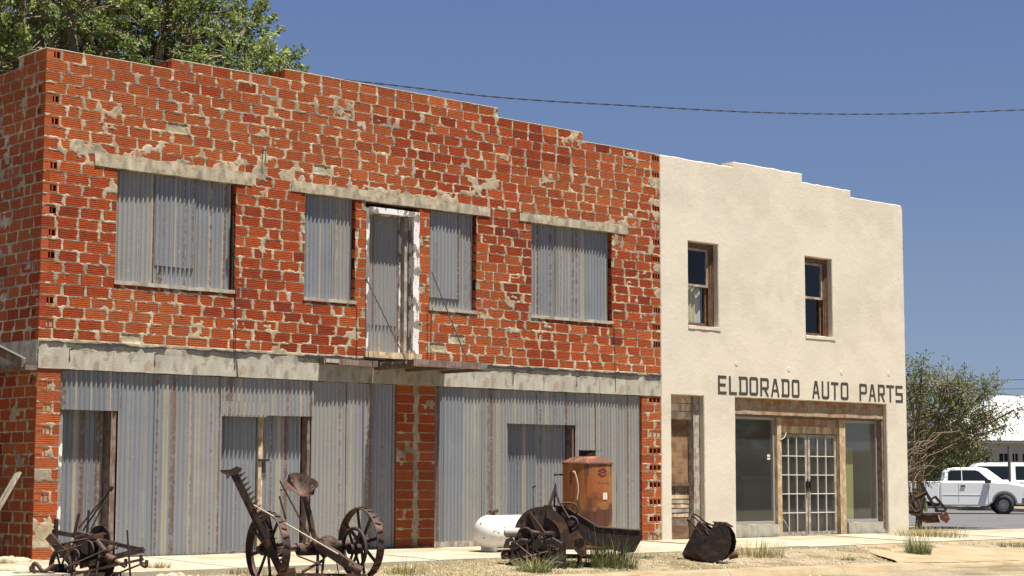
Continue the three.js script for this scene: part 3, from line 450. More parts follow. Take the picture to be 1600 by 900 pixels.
// ---------------------------------------------------------------- pale plastered shop
const shop = thing('plastered_shop', 'pale cream plastered two storey shop with glass front and painted sign', 'building');
const PX0 = 11.02, PX1 = 17.635;
const FR = .012;                                  // face of the plaster
const W5 = [11.665, 12.435, 3.493, 4.915], W6 = [14.72, 15.505, 3.493, 4.915], STORE = [12.81, 17.05, 0, 2.36], DOOR = [11.235, 12.05, 0, 2.356];
{
  const r = rngOf(61), out = [];
  const wob = (a, b, amp) => { const n = Math.max(2, Math.ceil(Math.hypot(b[0] - a[0], b[1] - a[1]) / .12)); for (let i = 0; i < n; i++) { const t = i / n; out.push([lerp(a[0], b[0], t) + (i ? (r() - .5) * amp : 0), lerp(a[1], b[1], t) + (i ? (r() - .5) * amp : 0)]); } };
  const cs = [[PX0, 2.36], [PX0, 6.262], [12.84, 6.262], [12.86, 6.364], [14.68, 6.36], [14.68, 6.213], [16.07, 6.21], [16.07, 6.087], [PX1 - .03, 6.087], [PX1, 6.05], [PX1 + .02, 0], [17.055, 0], [17.05, 2.36], [12.812, 2.36], [12.81, 0], [12.055, 0], [12.05, 2.356], [11.235, 2.356], [11.235, 0], [PX0, 0]];
  for (let i = 0; i < cs.length; i++) { const a = cs[i], b = cs[(i + 1) % cs.length]; wob(a, b, i >= 1 && i < 8 ? .016 : i < 11 ? .008 : .006); }
  const g = extr(out, .26, [W5, W6].map(o => { const q = []; const c = rect(o[0], o[1], o[2], o[3]); for (let i = 0; i < 4; i++) { const a = c[i], b = c[(i + 1) % 4]; for (let k = 0; k < 6; k++) q.push([lerp(a[0], b[0], k / 6) + (k ? (r() - .5) * .008 : 0), lerp(a[1], b[1], k / 6) + (k ? (r() - .5) * .008 : 0)]); } return q; }), .012); g.translate(0, 0, FR - .272);
  put('front_wall', g, M.plaster, shop);
  put('side_wall', rough(segBox(PX1 - .24, PX1, 0, 5.9, -10, -.262, .4), .01, 851, 2), M.plaster, shop); put('back_wall', box(PX0, PX1, 0, 5.2, -10.2, -10), M.plaster, shop); put('party_wall', box(PX0 + .005, PX0 + .14, 0, 5.5, -10, -.27), M.interior, shop);
  put('roof', box(PX0 + .14, PX1 - .24, 5.2, 5.35, -10, -.27), M.tar, shop); put('upper_floor', box(PX0 + .14, PX1 - .24, 2.5, 2.8, -10, -.27), M.interior, shop); put('shop_floor', box(PX0 + .14, PX1 - .24, -.1, .004, -10, -.27), M.interior, shop);
  put('sill_ledge', rough(segBox(W5[0] - .0, W5[1] + .03, W5[2] - .045, W5[2] + .006, -.12, .024, .05), .005, 852, 8), M.plaster, shop); put('sill_ledge', rough(segBox(W6[0], W6[1] + .05, W6[2] - .045, W6[2] + .006, -.12, .024, .05), .005, 853, 8), M.plaster, shop);
  for (const [x, y] of [[12.865, 2.92], [14.249, 2.88], [15.721, 2.883], [17.13, 2.916]]) { const c = new THREE.CylinderGeometry(.04, .045, .006, 16); c.rotateX(Math.PI / 2); c.translate(x, y, FR + .003); put('anchor_plate', c, M.plaster, shop); }
  put('roof_scrap', [rough(segBox(12.62, 12.80, 6.26, 6.33, -.2, -.06, .04), .02, 855, 12)], M.concrete, shop);
  // sash windows
  const sash = (o, blind) => {
    const w = new THREE.Group(); w.name = 'sash_window'; shop.add(w); const [a, b, c, d] = o, m = (c + d) / 2 - .03, z = -.10;
    put('outer_frame', [box(a + .003, a + .055, c, d, z - .1, z), box(b - .095, b - .003, c, d, z - .1, z), box(a + .055, b - .095, d - .09, d - .003, z - .1, z), box(a + .055, b - .095, c, c + .035, z - .1, z)], M.brownWood, w);
    put('parting_strip', [box(b - .125, b - .097, c + .04, d - .095, z - .05, z - .012), box(b - .06, b - .045, c + .01, d - .1, z, z + .012)], M.brownWood, w);
    const sf = (y0, y1, zz, mt) => { const x0 = a + .058, x1 = b - .128, t = .04; put('sash', [box(x0, x0 + t, y0, y1, zz - .035, zz), box(x1 - t, x1, y0, y1, zz - .035, zz), box(x0 + t, x1 - t, y1 - t, y1, zz - .035, zz), box(x0 + t, x1 - t, y0, y0 + t, zz - .035, zz)], mt, w); put('pane', pane(x0 + t, x1 - t, y0 + t, y1 - t, zz - .02), M.glass, w); };
    sf(m, d - .095, z - .02, M.wood); sf(c + .038, m + .035, z - .06, M.brownWood);
    if (blind) { put('curtain', (() => { const g = fieldMesh(range(a + .06, b - .36, 24), range(c + .03, m + .02, 4), x => z - .12 + .012 * Math.sin(x * 60)); return g; })(), mat({ rgb: [.40, .36, .22], roughness: .95 }), w); put('curtain', fieldMesh(range(b - .37, b - .13, 24), range(c + .03, m, 4), x => z - .15 + .012 * Math.sin(x * 50)), mat({ rgb: [.42, .43, .42], roughness: .95 }), w); }
    
  };
  sash(W5, true); sash(W6, false);
}
{ // painted block lettering
  const H = .312, S = .047, y0 = 2.391, cut = .03;
  const O = w => [[[cut, 0], [w - cut, 0], [w, cut], [w, H - cut], [w - cut, H], [cut, H], [0, H - cut], [0, cut]], [[[S, S], [S, H - S], [w - S, H - S], [w - S, S]]]];
  const D = w => [[[-.008, 0], [w - cut, 0], [w, cut], [w, H - cut], [w - cut, H], [-.008, H], [-.008, H - S], [.008, H - S], [.008, S], [-.008, S]], [[[S + .008, S], [S + .008, H - S], [w - S, H - S], [w - S, S]]]];
  const A = w => [[[0, 0], [S, 0], [S * 1.28, .085], [w - S * 1.28, .085], [w - S, 0], [w, 0], [w * .5 + S * .75, H], [w * .5 - S * .75, H]], [[[S * 1.55, .128], [w * .5 - .002, H - .07], [w * .5 + .002, H - .07], [w - S * 1.55, .128]]]];
  const U = w => [[[cut, 0], [w - cut, 0], [w, cut], [w, H], [w - S, H], [w - S, S], [S, S], [S, H], [0, H], [0, cut]], []];
  const T = w => [[[w / 2 - S / 2, 0], [w / 2 + S / 2, 0], [w / 2 + S / 2, H - S], [w, H - S], [w, H], [0, H], [0, H - S], [w / 2 - S / 2, H - S]], []];
  const P = w => [[[0, 0], [S, 0], [S, .125], [w - cut, .125], [w, .125 + cut], [w, H - cut], [w - cut, H], [0, H]], [[[S, .125 + S * .9], [S, H - S], [w - S, H - S], [w - S, .125 + S * .9]]]];
  const R = w => [[[0, 0], [S, 0], [S, .115], [w * .42, .115], [w - S, 0], [w, 0], [w * .70, .115], [w - cut, .115], [w, .115 + cut], [w, H - cut], [w - cut, H], [0, H]], [[[S, .115 + S * .9], [S, H - S], [w - S, H - S], [w - S, .115 + S * .9]]]];
  const E = w => [[[0, 0], [w, 0], [w, S], [S, S], [S, H / 2 - S / 2], [w * .9, H / 2 - S / 2], [w * .9, H / 2 + S / 2], [S, H / 2 + S / 2], [S, H - S], [w, H - S], [w, H], [0, H]], []];
  const Lt = w => [[[0, 0], [w, 0], [w, S], [S, S], [S, H], [0, H]], []];
  const Sg = w => { const m = H / 2; return [[[0, 0], [w, 0], [w, m + S / 2], [S, m + S / 2], [S, H - S], [w, H - S], [w, H], [0, H], [0, m - S / 2], [w - S, m - S / 2], [w - S, S], [0, S]], []]; };
  const set = [[E, 12.386, 12.600], [Lt, 12.664, 12.862], [D, 12.922, 13.147], [O, 13.189, 13.412], [R, 13.472, 13.696], [A, 13.752, 13.980], [D, 14.043, 14.252], [O, 14.315, 14.524], [A, 14.877, 15.088], [U, 15.144, 15.355], [T, 15.410, 15.622], [O, 15.687, 15.908], [P, 16.232, 16.453], [A, 16.508, 16.722], [R, 16.784, 16.992], [T, 17.040, 17.277], [Sg, 17.321, 17.542]];
  const sign = new THREE.Group(); sign.name = 'painted_sign'; sign.userData.label = 'dark block lettering reading ELDORADO AUTO PARTS'; shop.add(sign);
  const r = rngOf(12); for (const [f, a, b] of set) { const [o, h] = f(b - a); const g = extr(o, .003, h); g.translate(a, y0 + (r() - .5) * .008, FR + .0015); put('letter', g, M.letters, sign); }
}
{ // shop front
  const fr = new THREE.Group(); fr.name = 'shop_front'; shop.add(fr); const z = -.17;
  put('header_board', rough(segBox(12.79, 17.07, 2.075, 2.345, z - .06, z + .11, .09), .005, 861, 6), M.header, fr);
  put('header_trim', [box(12.80, 17.06, 2.046, 2.072, z - .06, z + .075)], M.woodDark, fr);
  const post = (a, b, m = M.woodTan) => put('post', rough(segBox(a, b, 0.004, 2.044, z - .06, z + .055, .12), .004, 865, 7), m, fr);
  post(14.06, 14.175); post(15.80, 15.965); put('jamb', rough(segBox(16.985, 17.045, .005, 2.044, z - .06, z + .10, .12), .004, 866, 7), M.woodDark, fr);
  put('bulkhead', rough(segBox(12.80, 14.055, .004, .205, z - .10, z + .10, .07), .008, 867, 7), M.concrete, fr); put('bulkhead', rough(segBox(15.97, 17.04, .004, .205, z - .10, z + .10, .07), .008, 868, 7), M.concrete, fr);
  for (const [a, b] of [[12.82, 14.05], [15.97, 16.98]]) { const t = .045; put('display_frame', [box(a, a + t, .21, 2.04, z - .05, z), box(b - t, b, .21, 2.04, z - .05, z), box(a + t, b - t, .21, .26, z - .05, z + .03), box(a + t, b - t, 2.04 - t, 2.04, z - .05, z)], M.alu, fr); put('display_pane', pane(a + t, b - t, .26, 2.04 - t, z - .022), M.dustyGlass, fr); }
  put('transom_board', rough(segBox(14.18, 15.795, 1.775, 2.04, z - .05, z - .01, .1), .004, 869, 6), M.woodTan, fr); put('transom_trim', box(14.18, 15.795, 1.90, 2.035, z - .01, z + .01), M.header, fr);
  const leaf = (a, b, hx) => {
    const d = new THREE.Group(); d.name = 'glazed_door'; shop.add(d); const t = .06, y0 = .012, y1 = 1.76, zz = z - .02; const tb = .05;
    put('stile', [box(a, a + t, y0, y1, zz - .04, zz), box(b - t, b, y0, y1, zz - .04, zz), box(a + t, b - t, y0, y0 + tb, zz - .04, zz), box(a + t, b - t, y1 - tb, y1, zz - .04, zz)], M.wood, d);
    const x0 = a + t, x1 = b - t, cx = [x0, lerp(x0, x1, .31), lerp(x0, x1, .655), x1], cy = range(y0 + tb, y1 - tb, 5);
    for (let i = 1; i < 3; i++) put('glazing_bar', box(cx[i] - .007, cx[i] + .007, y0 + tb, y1 - tb, zz - .02, zz + .002), M.whiteBar, d); for (let j = 1; j < 5; j++) put('glazing_bar', box(x0, x1, cy[j] - .007, cy[j] + .007, zz - .018, zz + .005), M.whiteBar, d);
    for (let i = 0; i < 3; i++) for (let j = 0; j < 5; j++) put('pane', pane(cx[i], cx[i + 1], cy[j], cy[j + 1], zz - .024), M.dustyGlass, d);
    put('handle', [rod(V(hx, .75, zz + .03), V(hx, .98, zz + .03), .014), box(hx - .02, hx + .02, .82, .94, zz + .001, zz + .02)], M.iron, d);
  };
  leaf(14.185, 14.965, 14.935); leaf(14.985, 15.79, 15.015);
  put('window_sticker', [box(13.87, 13.95, 1.36, 1.40, z - .019, z - .017), box(13.87, 13.95, 1.31, 1.345, z - .019, z - .017)], M.whiteBar, fr);
  put('loose_wire', [tube([V(14.14, 1.66, z + .06), V(14.22, 1.69, z + .07), V(14.30, 1.78, z + .06)], .006, 5), tube([V(14.18, .30, z + .05), V(14.26, .2, z + .07), V(14.34, .11, z + .05)], .005, 5)], M.whiteBar, fr);
  // what stands inside
  put('partition', box(16.02, 16.44, .01, 1.55, -.34, -.32), M.olive, fr); put('counter', [rough(segBox(16.3, 17.3, .01, .98, -3.4, -2.8, .2), .02, 871, 3), box(16.1, 17.3, .98, 1.03, -3.5, -2.7)], M.alu, fr);
  put('inner_post', box(13.35, 13.55, .01, 2.49, -1.2, -1.0), M.wood, fr); put('crates', [box(13.0, 13.4, .01, .35, -.9, -.5), box(14.2, 14.9, .01, .8, -2.4, -1.9), box(14.3, 14.7, .8, 1.15, -2.4, -2.0)], M.interior, fr);
  for (let k = 0; k < 2; k++) { const x0 = [13.05, 15.1][k], z0 = [-3.2, -3.6][k]; put('shelf_rack', [...range(0, 4, 4).map(i => box(x0, x0 + 1.5, .02 + i * .45, .05 + i * .45, z0 - .4, z0)), box(x0, x0 + .04, .0, 1.9, z0 - .4, z0), box(x0 + 1.46, x0 + 1.5, 0, 1.9, z0 - .4, z0)], M.wood, fr); const rq = rngOf(1501 + k); for (let i = 0; i < 4; i++) for (let x = x0 + .08; x < x0 + 1.3;) { const w = .1 + .22 * rq(), h = .12 + .24 * rq(); put('carton', box(x, x + w, .052 + i * .45, .052 + i * .45 + h, z0 - .34, z0 - .04), mat({ rgb: [.2 + .3 * rq(), .18 + .2 * rq(), .12 + .2 * rq()], roughness: .9 }), fr); x += w + .03 + .12 * rq(); } }
  put('blue_box', box(12.98, 13.2, .35, .52, -.85, -.6), mat({ rgb: [.05, .16, .45], roughness: .6 }), fr); put('rear_partition', box(11.2, 17.38, .0, 2.49, -5.05, -5), M.interior, fr);
}
{ // side doorway boarded with timber
  const d = new THREE.Group(); d.name = 'boarded_doorway'; shop.add(d); const z = -.2, a = 11.245, b = 12.045; const rg = (x0, x1, y0, y1, z0, z1, s) => rough(segBox(x0, x1, y0, y1, z0, z1, .08), .006, s, 8);
  put('jamb', [rg(b - .16, b, .004, 2.35, z - .02, z + .11, 881)], M.wood, d); put('jamb', [rg(a, a + .05, .004, 2.35, z - .02, z + .11, 882)], M.woodTan, d);
  for (let k = 0; k < 3; k++) put('top_board', rg(a + .05, b - .16, 1.955 + k * .132, 2.08 + k * .132, z - .02, z + .06, 883 + k), mat({ map: M.wood.map, rgb: [1.75, 1.6, 1.4], roughness: .95 }), d);
  put('plywood', rg(a + .05, b - .16, .92, 1.95, z - .03, z - .005, 887), M.ply, d); put('rail', rg(a + .05, b - .16, .86, .918, z - .03, z + .03, 888), M.brownWood, d);
  for (let k = 0; k < 5; k++) put('pale_board', rg(a + .05, b - .16, .655 - k * .075, .715 - k * .075, z - .03, z + .006 * (k % 2) + .004, 889 + k), k % 2 ? M.wood : M.woodTan, d);
  for (let k = 0; k < 7; k++) put('slat', rg(a + .052 + k * .083, a + .126 + k * .083, .725, .855, z - .03, z - .012, 896 + k), M.woodDark, d);
  put('kick_board', rg(a + .05, b - .16, .21, .34, z - .03, z, 905), M.woodDark, d); put('bottom_board', rg(a + .05, b - .16, .004, .205, z - .03, z + .008, 906), M.ply, d);
  put('backing', box(a, b, .004, 2.35, z - .06, z - .035), M.wood, d);
}

// ---------------------------------------------------------------- things in front of the buildings
// a machine stands at pixel (bx, by) of the photograph, D metres off; its own frame is x right, y up, z to the viewer
function machine(name, label, category, bx, by, D) { const b = at(bx, by, D); const o = thing(name, label, category, [b.x, b.y, b.z], -YAW); const k = D / FOCAL; o.l = (px, py, z = 0) => V((px - bx) * k, (by - py) * k, z); o.k = k; return o; }
function poly(o, pts, z0, t, hs = [], bevel = 0) { const g = extr(pts.map(([x, y]) => { const v = o.l(x, y); return [v.x, v.y]; }), t, hs.map(h => h.map(([x, y]) => { const v = o.l(x, y); return [v.x, v.y]; })), bevel); g.translate(0, 0, z0); return g; }
const cyl = (c, r, len, dir, n = 20, r2 = r) => { const g = new THREE.CylinderGeometry(r2, r, len, n); g.applyQuaternion(new THREE.Quaternion().setFromUnitVectors(V(0, 1, 0), dir.clone().normalize())); g.translate(c.x, c.y, c.z); return g; };
const ring = (c, R, tubeR, dir, n = 32) => { const g = new THREE.TorusGeometry(R, tubeR, 6, n); g.applyQuaternion(new THREE.Quaternion().setFromUnitVectors(V(0, 0, 1), dir.clone().normalize())); g.translate(c.x, c.y, c.z); return g; };

{ // sickle bar mower
  const o = machine('sickle_mower', 'old horse drawn sickle mower with two spoked iron wheels and pan seat', 'mower', 490, 912, 20.8), l = o.l;
  const ax = V(-.78, 0, .626), wheels = [[l(423, 857, .30), .415], [l(560, 851, -.30), .415]];
  wheels.forEach(([c, R], q) => {
    const w = new THREE.Group(); w.name = 'wheel'; w.position.copy(c); w.quaternion.setFromUnitVectors(V(0, 0, 1), ax); o.add(w);
    const rimP = [[R - .018, -.048], [R, -.048], [R, .048], [R - .018, .048], [R - .018, -.048]].map(p => new THREE.Vector2(...p)); const rim = new THREE.LatheGeometry(rimP, 48); rim.rotateX(Math.PI / 2); put('rim', rim, M.rustLight, w);
    for (let k = 0; k < 26; k++) { const a = k / 26 * 6.2832, g = new THREE.BoxGeometry(.014, .014, .07); g.rotateY(k % 2 ? .3 : -.3); g.translate(0, R + .005, 0); g.rotateZ(a); put('tread_lug', g, M.rustDark, w); }
    for (let k = 0; k < 8; k++) { const a = k / 8 * 6.2832 + .2; put('spoke', bar(V(Math.cos(a) * .05, Math.sin(a) * .05, 0), V(Math.cos(a) * (R - .015), Math.sin(a) * (R - .015), 0), .038, .014, V(0, 0, 1).cross(V(Math.cos(a), Math.sin(a), 0))), M.rust, w); }
    put('hub', [cyl(V(0, 0, 0), .07, .16, V(0, 0, 1)), cyl(V(0, 0, .09), .04, .08, V(0, 0, 1))], M.rust, w);
  });
  const c0 = wheels[0][0], c1 = wheels[1][0];
  put('axle', [rod(c0, c1, .032, .032, 10), rod(c0.clone().lerp(c1, .3), c1, .05, .05, 10)], M.rustLight, o);
  const gw = new THREE.Group(); gw.name = 'gear_wheel'; gw.position.copy(l(553, 858, .02)); gw.quaternion.setFromUnitVectors(V(0, 0, 1), ax); o.add(gw);
  put('gear_rim', ring(V(0, 0, 0), .235, .022, V(0, 0, 1)), M.rust, gw); for (let k = 0; k < 6; k++) { const a = k / 6 * 6.2832; put('spoke', rod(V(0, 0, 0), V(Math.cos(a) * .23, Math.sin(a) * .23, 0), .016), M.rust, gw); } put('hub', cyl(V(0, 0, 0), .06, .14, V(0, 0, 1)), M.rustDark, gw);
  put('gear_housing', [(() => { const g = new THREE.SphereGeometry(.10, 16, 10); g.scale(1.1, .8, 1); const p = l(512, 848, 0); g.translate(p.x, p.y, p.z); return g; })(), cyl(l(512, 853, .02), .085, .20, ax), cyl(l(480, 860, .05), .06, .25, ax)], M.rust, o);
  // seat
  const sg = (() => { // dished pan with a notched rear rim and pierced holes
    const N = 64, K = 9, p = [], id = []; for (let k = 0; k <= K; k++) for (let i = 0; i < N; i++) { const a = i / N * 6.2832, t = k / K; const front = Math.max(0, -Math.sin(a)); let R = .2 * (1 - .32 * front * Math.pow(Math.abs(Math.sin(a)), .5)) * (1 - .30 * Math.pow(Math.max(0, -Math.sin(a)), 14)); if (Math.sin(a) > .1 && k === K && i % 2) R *= 1.07; const x = R * t * Math.cos(a) * 1.02, z = -R * t * Math.sin(a) * .92; p.push(x, .085 * t * t * (Math.sin(a) > 0 ? 1.2 : .35) + 0.04 * t * t * Math.abs(Math.cos(a)), z); }
    for (let k = 0; k < K; k++) for (let i = 0; i < N; i++) { const up = Math.sin(i / N * 6.2832) > -.2; if ((k === 4 || k === 6) && up && i % 4 === (k === 4 ? 0 : 2)) continue; const j = (i + 1) % N; id.push(k * N + i, k * N + j, (k + 1) * N + i, k * N + j, (k + 1) * N + j, (k + 1) * N + i); }
    const g = new THREE.BufferGeometry(); g.setAttribute('position', new THREE.Float32BufferAttribute(p, 3)); g.setIndex(id); g.computeVertexNormals(); g.rotateY(-.55); g.rotateX(.62); g.rotateZ(-.12); const q = l(467, 770, 0); g.translate(q.x, q.y, q.z); return g; })();
  put('seat', sg, M.rustLight, o);
  put('seat_spring', [bar(l(474, 776, 0), l(481, 800, .02), .035, .07), bar(l(481, 799, .02), l(487, 828, .04), .04, .07), bar(l(487, 827, .04), l(498, 858, .05), .05, .06)], M.rustLight, o);
  // cutter bar
  const p0 = l(432, 862, .42), p1 = l(371, 737, .50), p2 = l(452, 903, .40); const dir = p1.clone().sub(p0).normalize(), side = V(dir.y, -dir.x, 0);
  put('cutter_bar', [bar(p2, p1, .085, .025, side), bar(p2.clone().addScaledVector(side, .02).add(V(0, 0, .018)), p1.clone().lerp(p0, .35).addScaledVector(side, .02).add(V(0, 0, .018)), .05, .02, side)], M.rust, o);
  const teeth = []; const L = p1.distanceTo(p2); for (let k = 0; k < 20; k++) { const c = p2.clone().lerp(p1, .12 + k / 20 * .86).addScaledVector(side, .04), tip = c.clone().addScaledVector(side, .085).addScaledVector(dir, .012); const g = new THREE.ConeGeometry(.022, .1, 5); g.scale(1, 1, .5); g.applyQuaternion(new THREE.Quaternion().setFromUnitVectors(V(0, 1, 0), tip.clone().sub(c).normalize())); g.translate((c.x + tip.x) / 2, (c.y + tip.y) / 2, c.z); teeth.push(g); } for (const t of teeth) put('guard_tooth', t, M.rustLight, o);
  put('divider_board', [poly(o, [[351, 736], [368, 735], [377, 730], [386, 733], [383, 738], [377, 743], [367, 745], [362, 750], [361, 743], [354, 740]], .49, .03), bar(l(372, 738, .5), l(384, 746, .5), .02, .03)], M.rust, o);
  put('hinge_casting', [rod(l(428, 845, .40), l(420, 812, .42), .045), poly(o, [[410, 800], [425, 798], [432, 830], [440, 862], [426, 866], [416, 835]], .36, .05), cyl(l(440, 862, .35), .05, .22, V(1, 0, .3))], M.rust, o);
  put('shoe', [poly(o, [[442, 890], [466, 884], [470, 905], [448, 912]], .32, .12), rod(l(452, 903, .4), l(452, 870, .34), .04)], M.rustLight, o);
  put('long_lever', [rod(l(438, 752, .18), l(484, 838, .12), .010), rod(l(438, 767, .18), l(444, 766, .18), .008)], M.rust, o); put('short_lever', rod(l(436, 776, .1), l(447, 812, .1), .012), M.rust, o);
  put('pitman_stick', rod(l(404, 789, .50), l(532, 864, .34), .008, .009), M.greyStick, o);
  put('tongue_stub', [bar(l(498, 850, .12), l(556, 885, .30), .10, .09), cyl(l(558, 886, .3), .055, .16, V(1, -.4, 0)), rod(l(490, 845, .1), l(512, 868, .15), .05)], M.rust, o);
  put('drag_bar', [bar(l(455, 897, .20), l(574, 899, .16), .045, .05), rod(l(474, 893, .2), l(508, 874, .15), .018), rod(l(470, 862, .1), l(500, 842, .1), .03), rod(l(498, 858, .12), l(498, 898, .18), .018), rod(l(508, 864, .12), l(505, 898, .18), .014)], M.rustLight, o);
  put('brace', [rod(l(468, 868, .2), l(505, 882, .2), .010), rod(l(472, 838, .1), l(470, 858, .1), .012), rod(l(524, 864, .1), l(532, 898, .2), .006), bar(l(424, 858, .3), l(470, 856, .1), .045, .045)], M.rust, o);
}
{ // tangled tillage implement on the left
  const o = machine('rusty_cultivator', 'tangled rusty cultivator frame with levers lying by the brick corner', 'implement', 150, 912, 20.0), l = o.l;
  const wheel = (c, R, nm) => { const w = new THREE.Group(); w.name = nm; w.position.copy(c); w.quaternion.setFromUnitVectors(V(0, 0, 1), V(-.7, 0, .7)); o.add(w); put('rim', ring(V(0, 0, 0), R, .028, V(0, 0, 1)), M.rustDark, w); for (let k = 0; k < 6; k++) { const a = k * 1.047; put('spoke', rod(V(0, 0, 0), V(Math.cos(a) * R, Math.sin(a) * R, 0), .012), M.rustDark, w); } put('hub', cyl(V(0, 0, 0), .05, .12, V(0, 0, 1)), M.rustDark, w); };
  wheel(l(96, 888, .05), .20, 'wheel'); 
  put('disc', [cyl(l(150, 842, -.12), .14, .025, V(-.4, 0, .9), 24), cyl(l(150, 842, -.09), .05, .08, V(-.4, 0, .9))], M.rustDark, o); put('disc', cyl(l(155, 885, -.1), .16, .02, V(-.3, .1, .9), 24), M.rustDark, o);
  put('main_beam', [bar(l(128, 884, .1), l(228, 858, .16), .06, .06), bar(l(78, 838, .1), l(124, 884, .16), .085, .07), bar(l(76, 832, -.1), l(112, 838, -.1), .05, .05), bar(l(112, 834, -.1), l(222, 862, -.08), .045, .06)], M.rust, o);
  put('side_rail', [bar(l(120, 896, .3), l(232, 872, .3), .028, .03), bar(l(182, 898, .25), l(234, 877, .24), .02, .03), bar(l(160, 846, .0), l(222, 858, .05), .03, .05)], M.rust, o);
  put('pipe', [rod(l(153, 846, .1), l(176, 870, .2), .036, .036, 10), cyl(l(178, 872, .2), .05, .1, V(1, -.5, .3)), rod(l(178, 872, .2), l(202, 884, .22), .022), rod(l(202, 884, .22), l(202, 872, .22), .02)], M.rustLight, o);
  put('lever', [rod(l(122, 826, .05), l(170, 764, .0), .011), rod(l(128, 830, .02), l(165, 772, .0), .009), rod(l(140, 828, .02), l(160, 786, .0), .008), cyl(l(169, 764, 0), .03, .055, V(.5, 1, 0))], M.rust, o);
  put('lever', [rod(l(115, 834, .02), l(121, 803, .02), .018)], M.rust, o); put('lever', [rod(l(132, 840, -.05), l(134, 798, -.05), .014)], M.rust, o); put('upright', [rod(l(84, 845, -.05), l(83, 812, -.05), .026)], M.rustDark, o); put('stake', rod(l(211, 902, .25), l(204, 828, .25), .012, .011), M.iron, o);
  put('gearbox', [poly(o, [[118, 840], [136, 834], [160, 846], [166, 870], [150, 888], [122, 880], [112, 860]], -.1, .16, [], .01), cyl(l(138, 856, .1), .07, .12, V(.2, 0, 1))], M.rustDark, o);
  put('shank', [tube([l(95, 880, .3), l(80, 890, .34), l(66, 878, .34), l(62, 884, .34)], .022, 7), rod(l(64, 878, .34), l(68, 905, .36), .016), rod(l(52, 890, .2), l(94, 896, .25), .02), rod(l(55, 884, .2), l(55, 912, .2), .02)], M.rustLight, o);
  put('shank', [tube([l(225, 866, .2), l(226, 880, .2), l(233, 884, .2), l(234, 874, .2)], .020, 7)], M.rust, o);
  put('spring_tine', [tube([l(130, 890, .3), l(122, 902, .34), l(112, 900, .36), l(104, 908, .36)], .016, 6), tube([l(150, 892, .3), l(146, 903, .34), l(158, 905, .36), l(168, 912, .36)], .016, 6), rod(l(100, 902, .3), l(190, 903, .3), .018), rod(l(196, 893, .28), l(198, 908, .28), .012)], M.rustLight, o);
  for (const [x, y, R2, z] of [[140, 858, .09, .14], [122, 868, .07, .2]]) { const g = new THREE.Group(); g.name = 'sprocket'; g.position.copy(l(x, y, z)); g.rotation.y = -.6; o.add(g); put('sprocket_rim', ring(V(0, 0, 0), R2, .013, V(0, 0, 1), 24), M.rustLight, g); for (let k = 0; k < 4; k++) put('spoke', rod(V(0, 0, 0), V(Math.cos(k * 1.571) * R2, Math.sin(k * 1.571) * R2, 0), .010), M.rust, g); }
  put('link_rod', [rod(l(96, 862, .2), l(150, 846, .1), .009), rod(l(110, 886, .3), l(176, 856, .2), .010), rod(l(88, 852, .15), l(138, 842, .1), .012), rod(l(118, 846, .1), l(124, 892, .25), .014), rod(l(160, 852, .15), l(158, 898, .25), .012), rod(l(186, 866, .2), l(186, 884, .22), .014)], M.rust, o);
  put('spring', tube(Array.from({ length: 40 }, (_, i) => l(168 + i * .55, 862 - i * .22, .2).add(V(0, .018 * Math.cos(i * 1.3), .018 * Math.sin(i * 1.3)))), .005, 5, 160), M.rustLight, o);
  put('plate', [poly(o, [[136, 838], [160, 832], [168, 834], [150, 843]], .08, .02), poly(o, [[100, 850], [112, 848], [128, 878], [118, 884]], .12, .02)], M.rustLight, o);
}
{ // white propane tank
  const o = thing('propane_tank', 'small white painted propane tank lying on the sidewalk', 'tank', [6.86, -.03, 1.02], .06), R = .232, L = .66;
  const pr = []; for (let k = 0; k <= 10; k++) { const a = k / 10 * Math.PI / 2; pr.push(new THREE.Vector2(R * Math.sin(a), -L - .17 * Math.cos(a) + .17)); } for (let k = 10; k >= 0; k--) { const a = k / 10 * Math.PI / 2; pr.push(new THREE.Vector2(R * Math.sin(a), L + .17 * Math.cos(a) - .17)); }
  const b = new THREE.LatheGeometry(pr, 48); b.rotateZ(Math.PI / 2); b.translate(0, R + .035, 0);
  const spots = mat({ map: rep(tex(512, 512, (u, v) => { const n = fbm(u * 22, v * 30, 901, 4, 22, 30), d = fbm(u * 6, v * 6, 902, 4, 6, 6); const k = 1 - .12 * (d - .3); return mix3([.74 * k, .72 * k, .68 * k], [.12, .07, .04], sstep(.75, .79, n)); }), .7), roughness: .45 });
  put('tank_body', b, spots, o); put('foot', [box(-.5, -.44, 0, .07, -.13, .13), box(.44, .5, 0, .07, -.13, .13)], M.whitePaint, o);
  put('seam', ring(V(-L + .17, R + .035, 0), R, .004, V(1, 0, 0), 48), M.whitePaint, o);
  put('valve_cap', [cyl(V(-.38, 2 * R + .05, 0), .022, .06, V(0, 1, 0)), cyl(V(-.38, 2 * R + .09, 0), .03, .14, V(1, .15, 0))], M.rustLight, o);
}
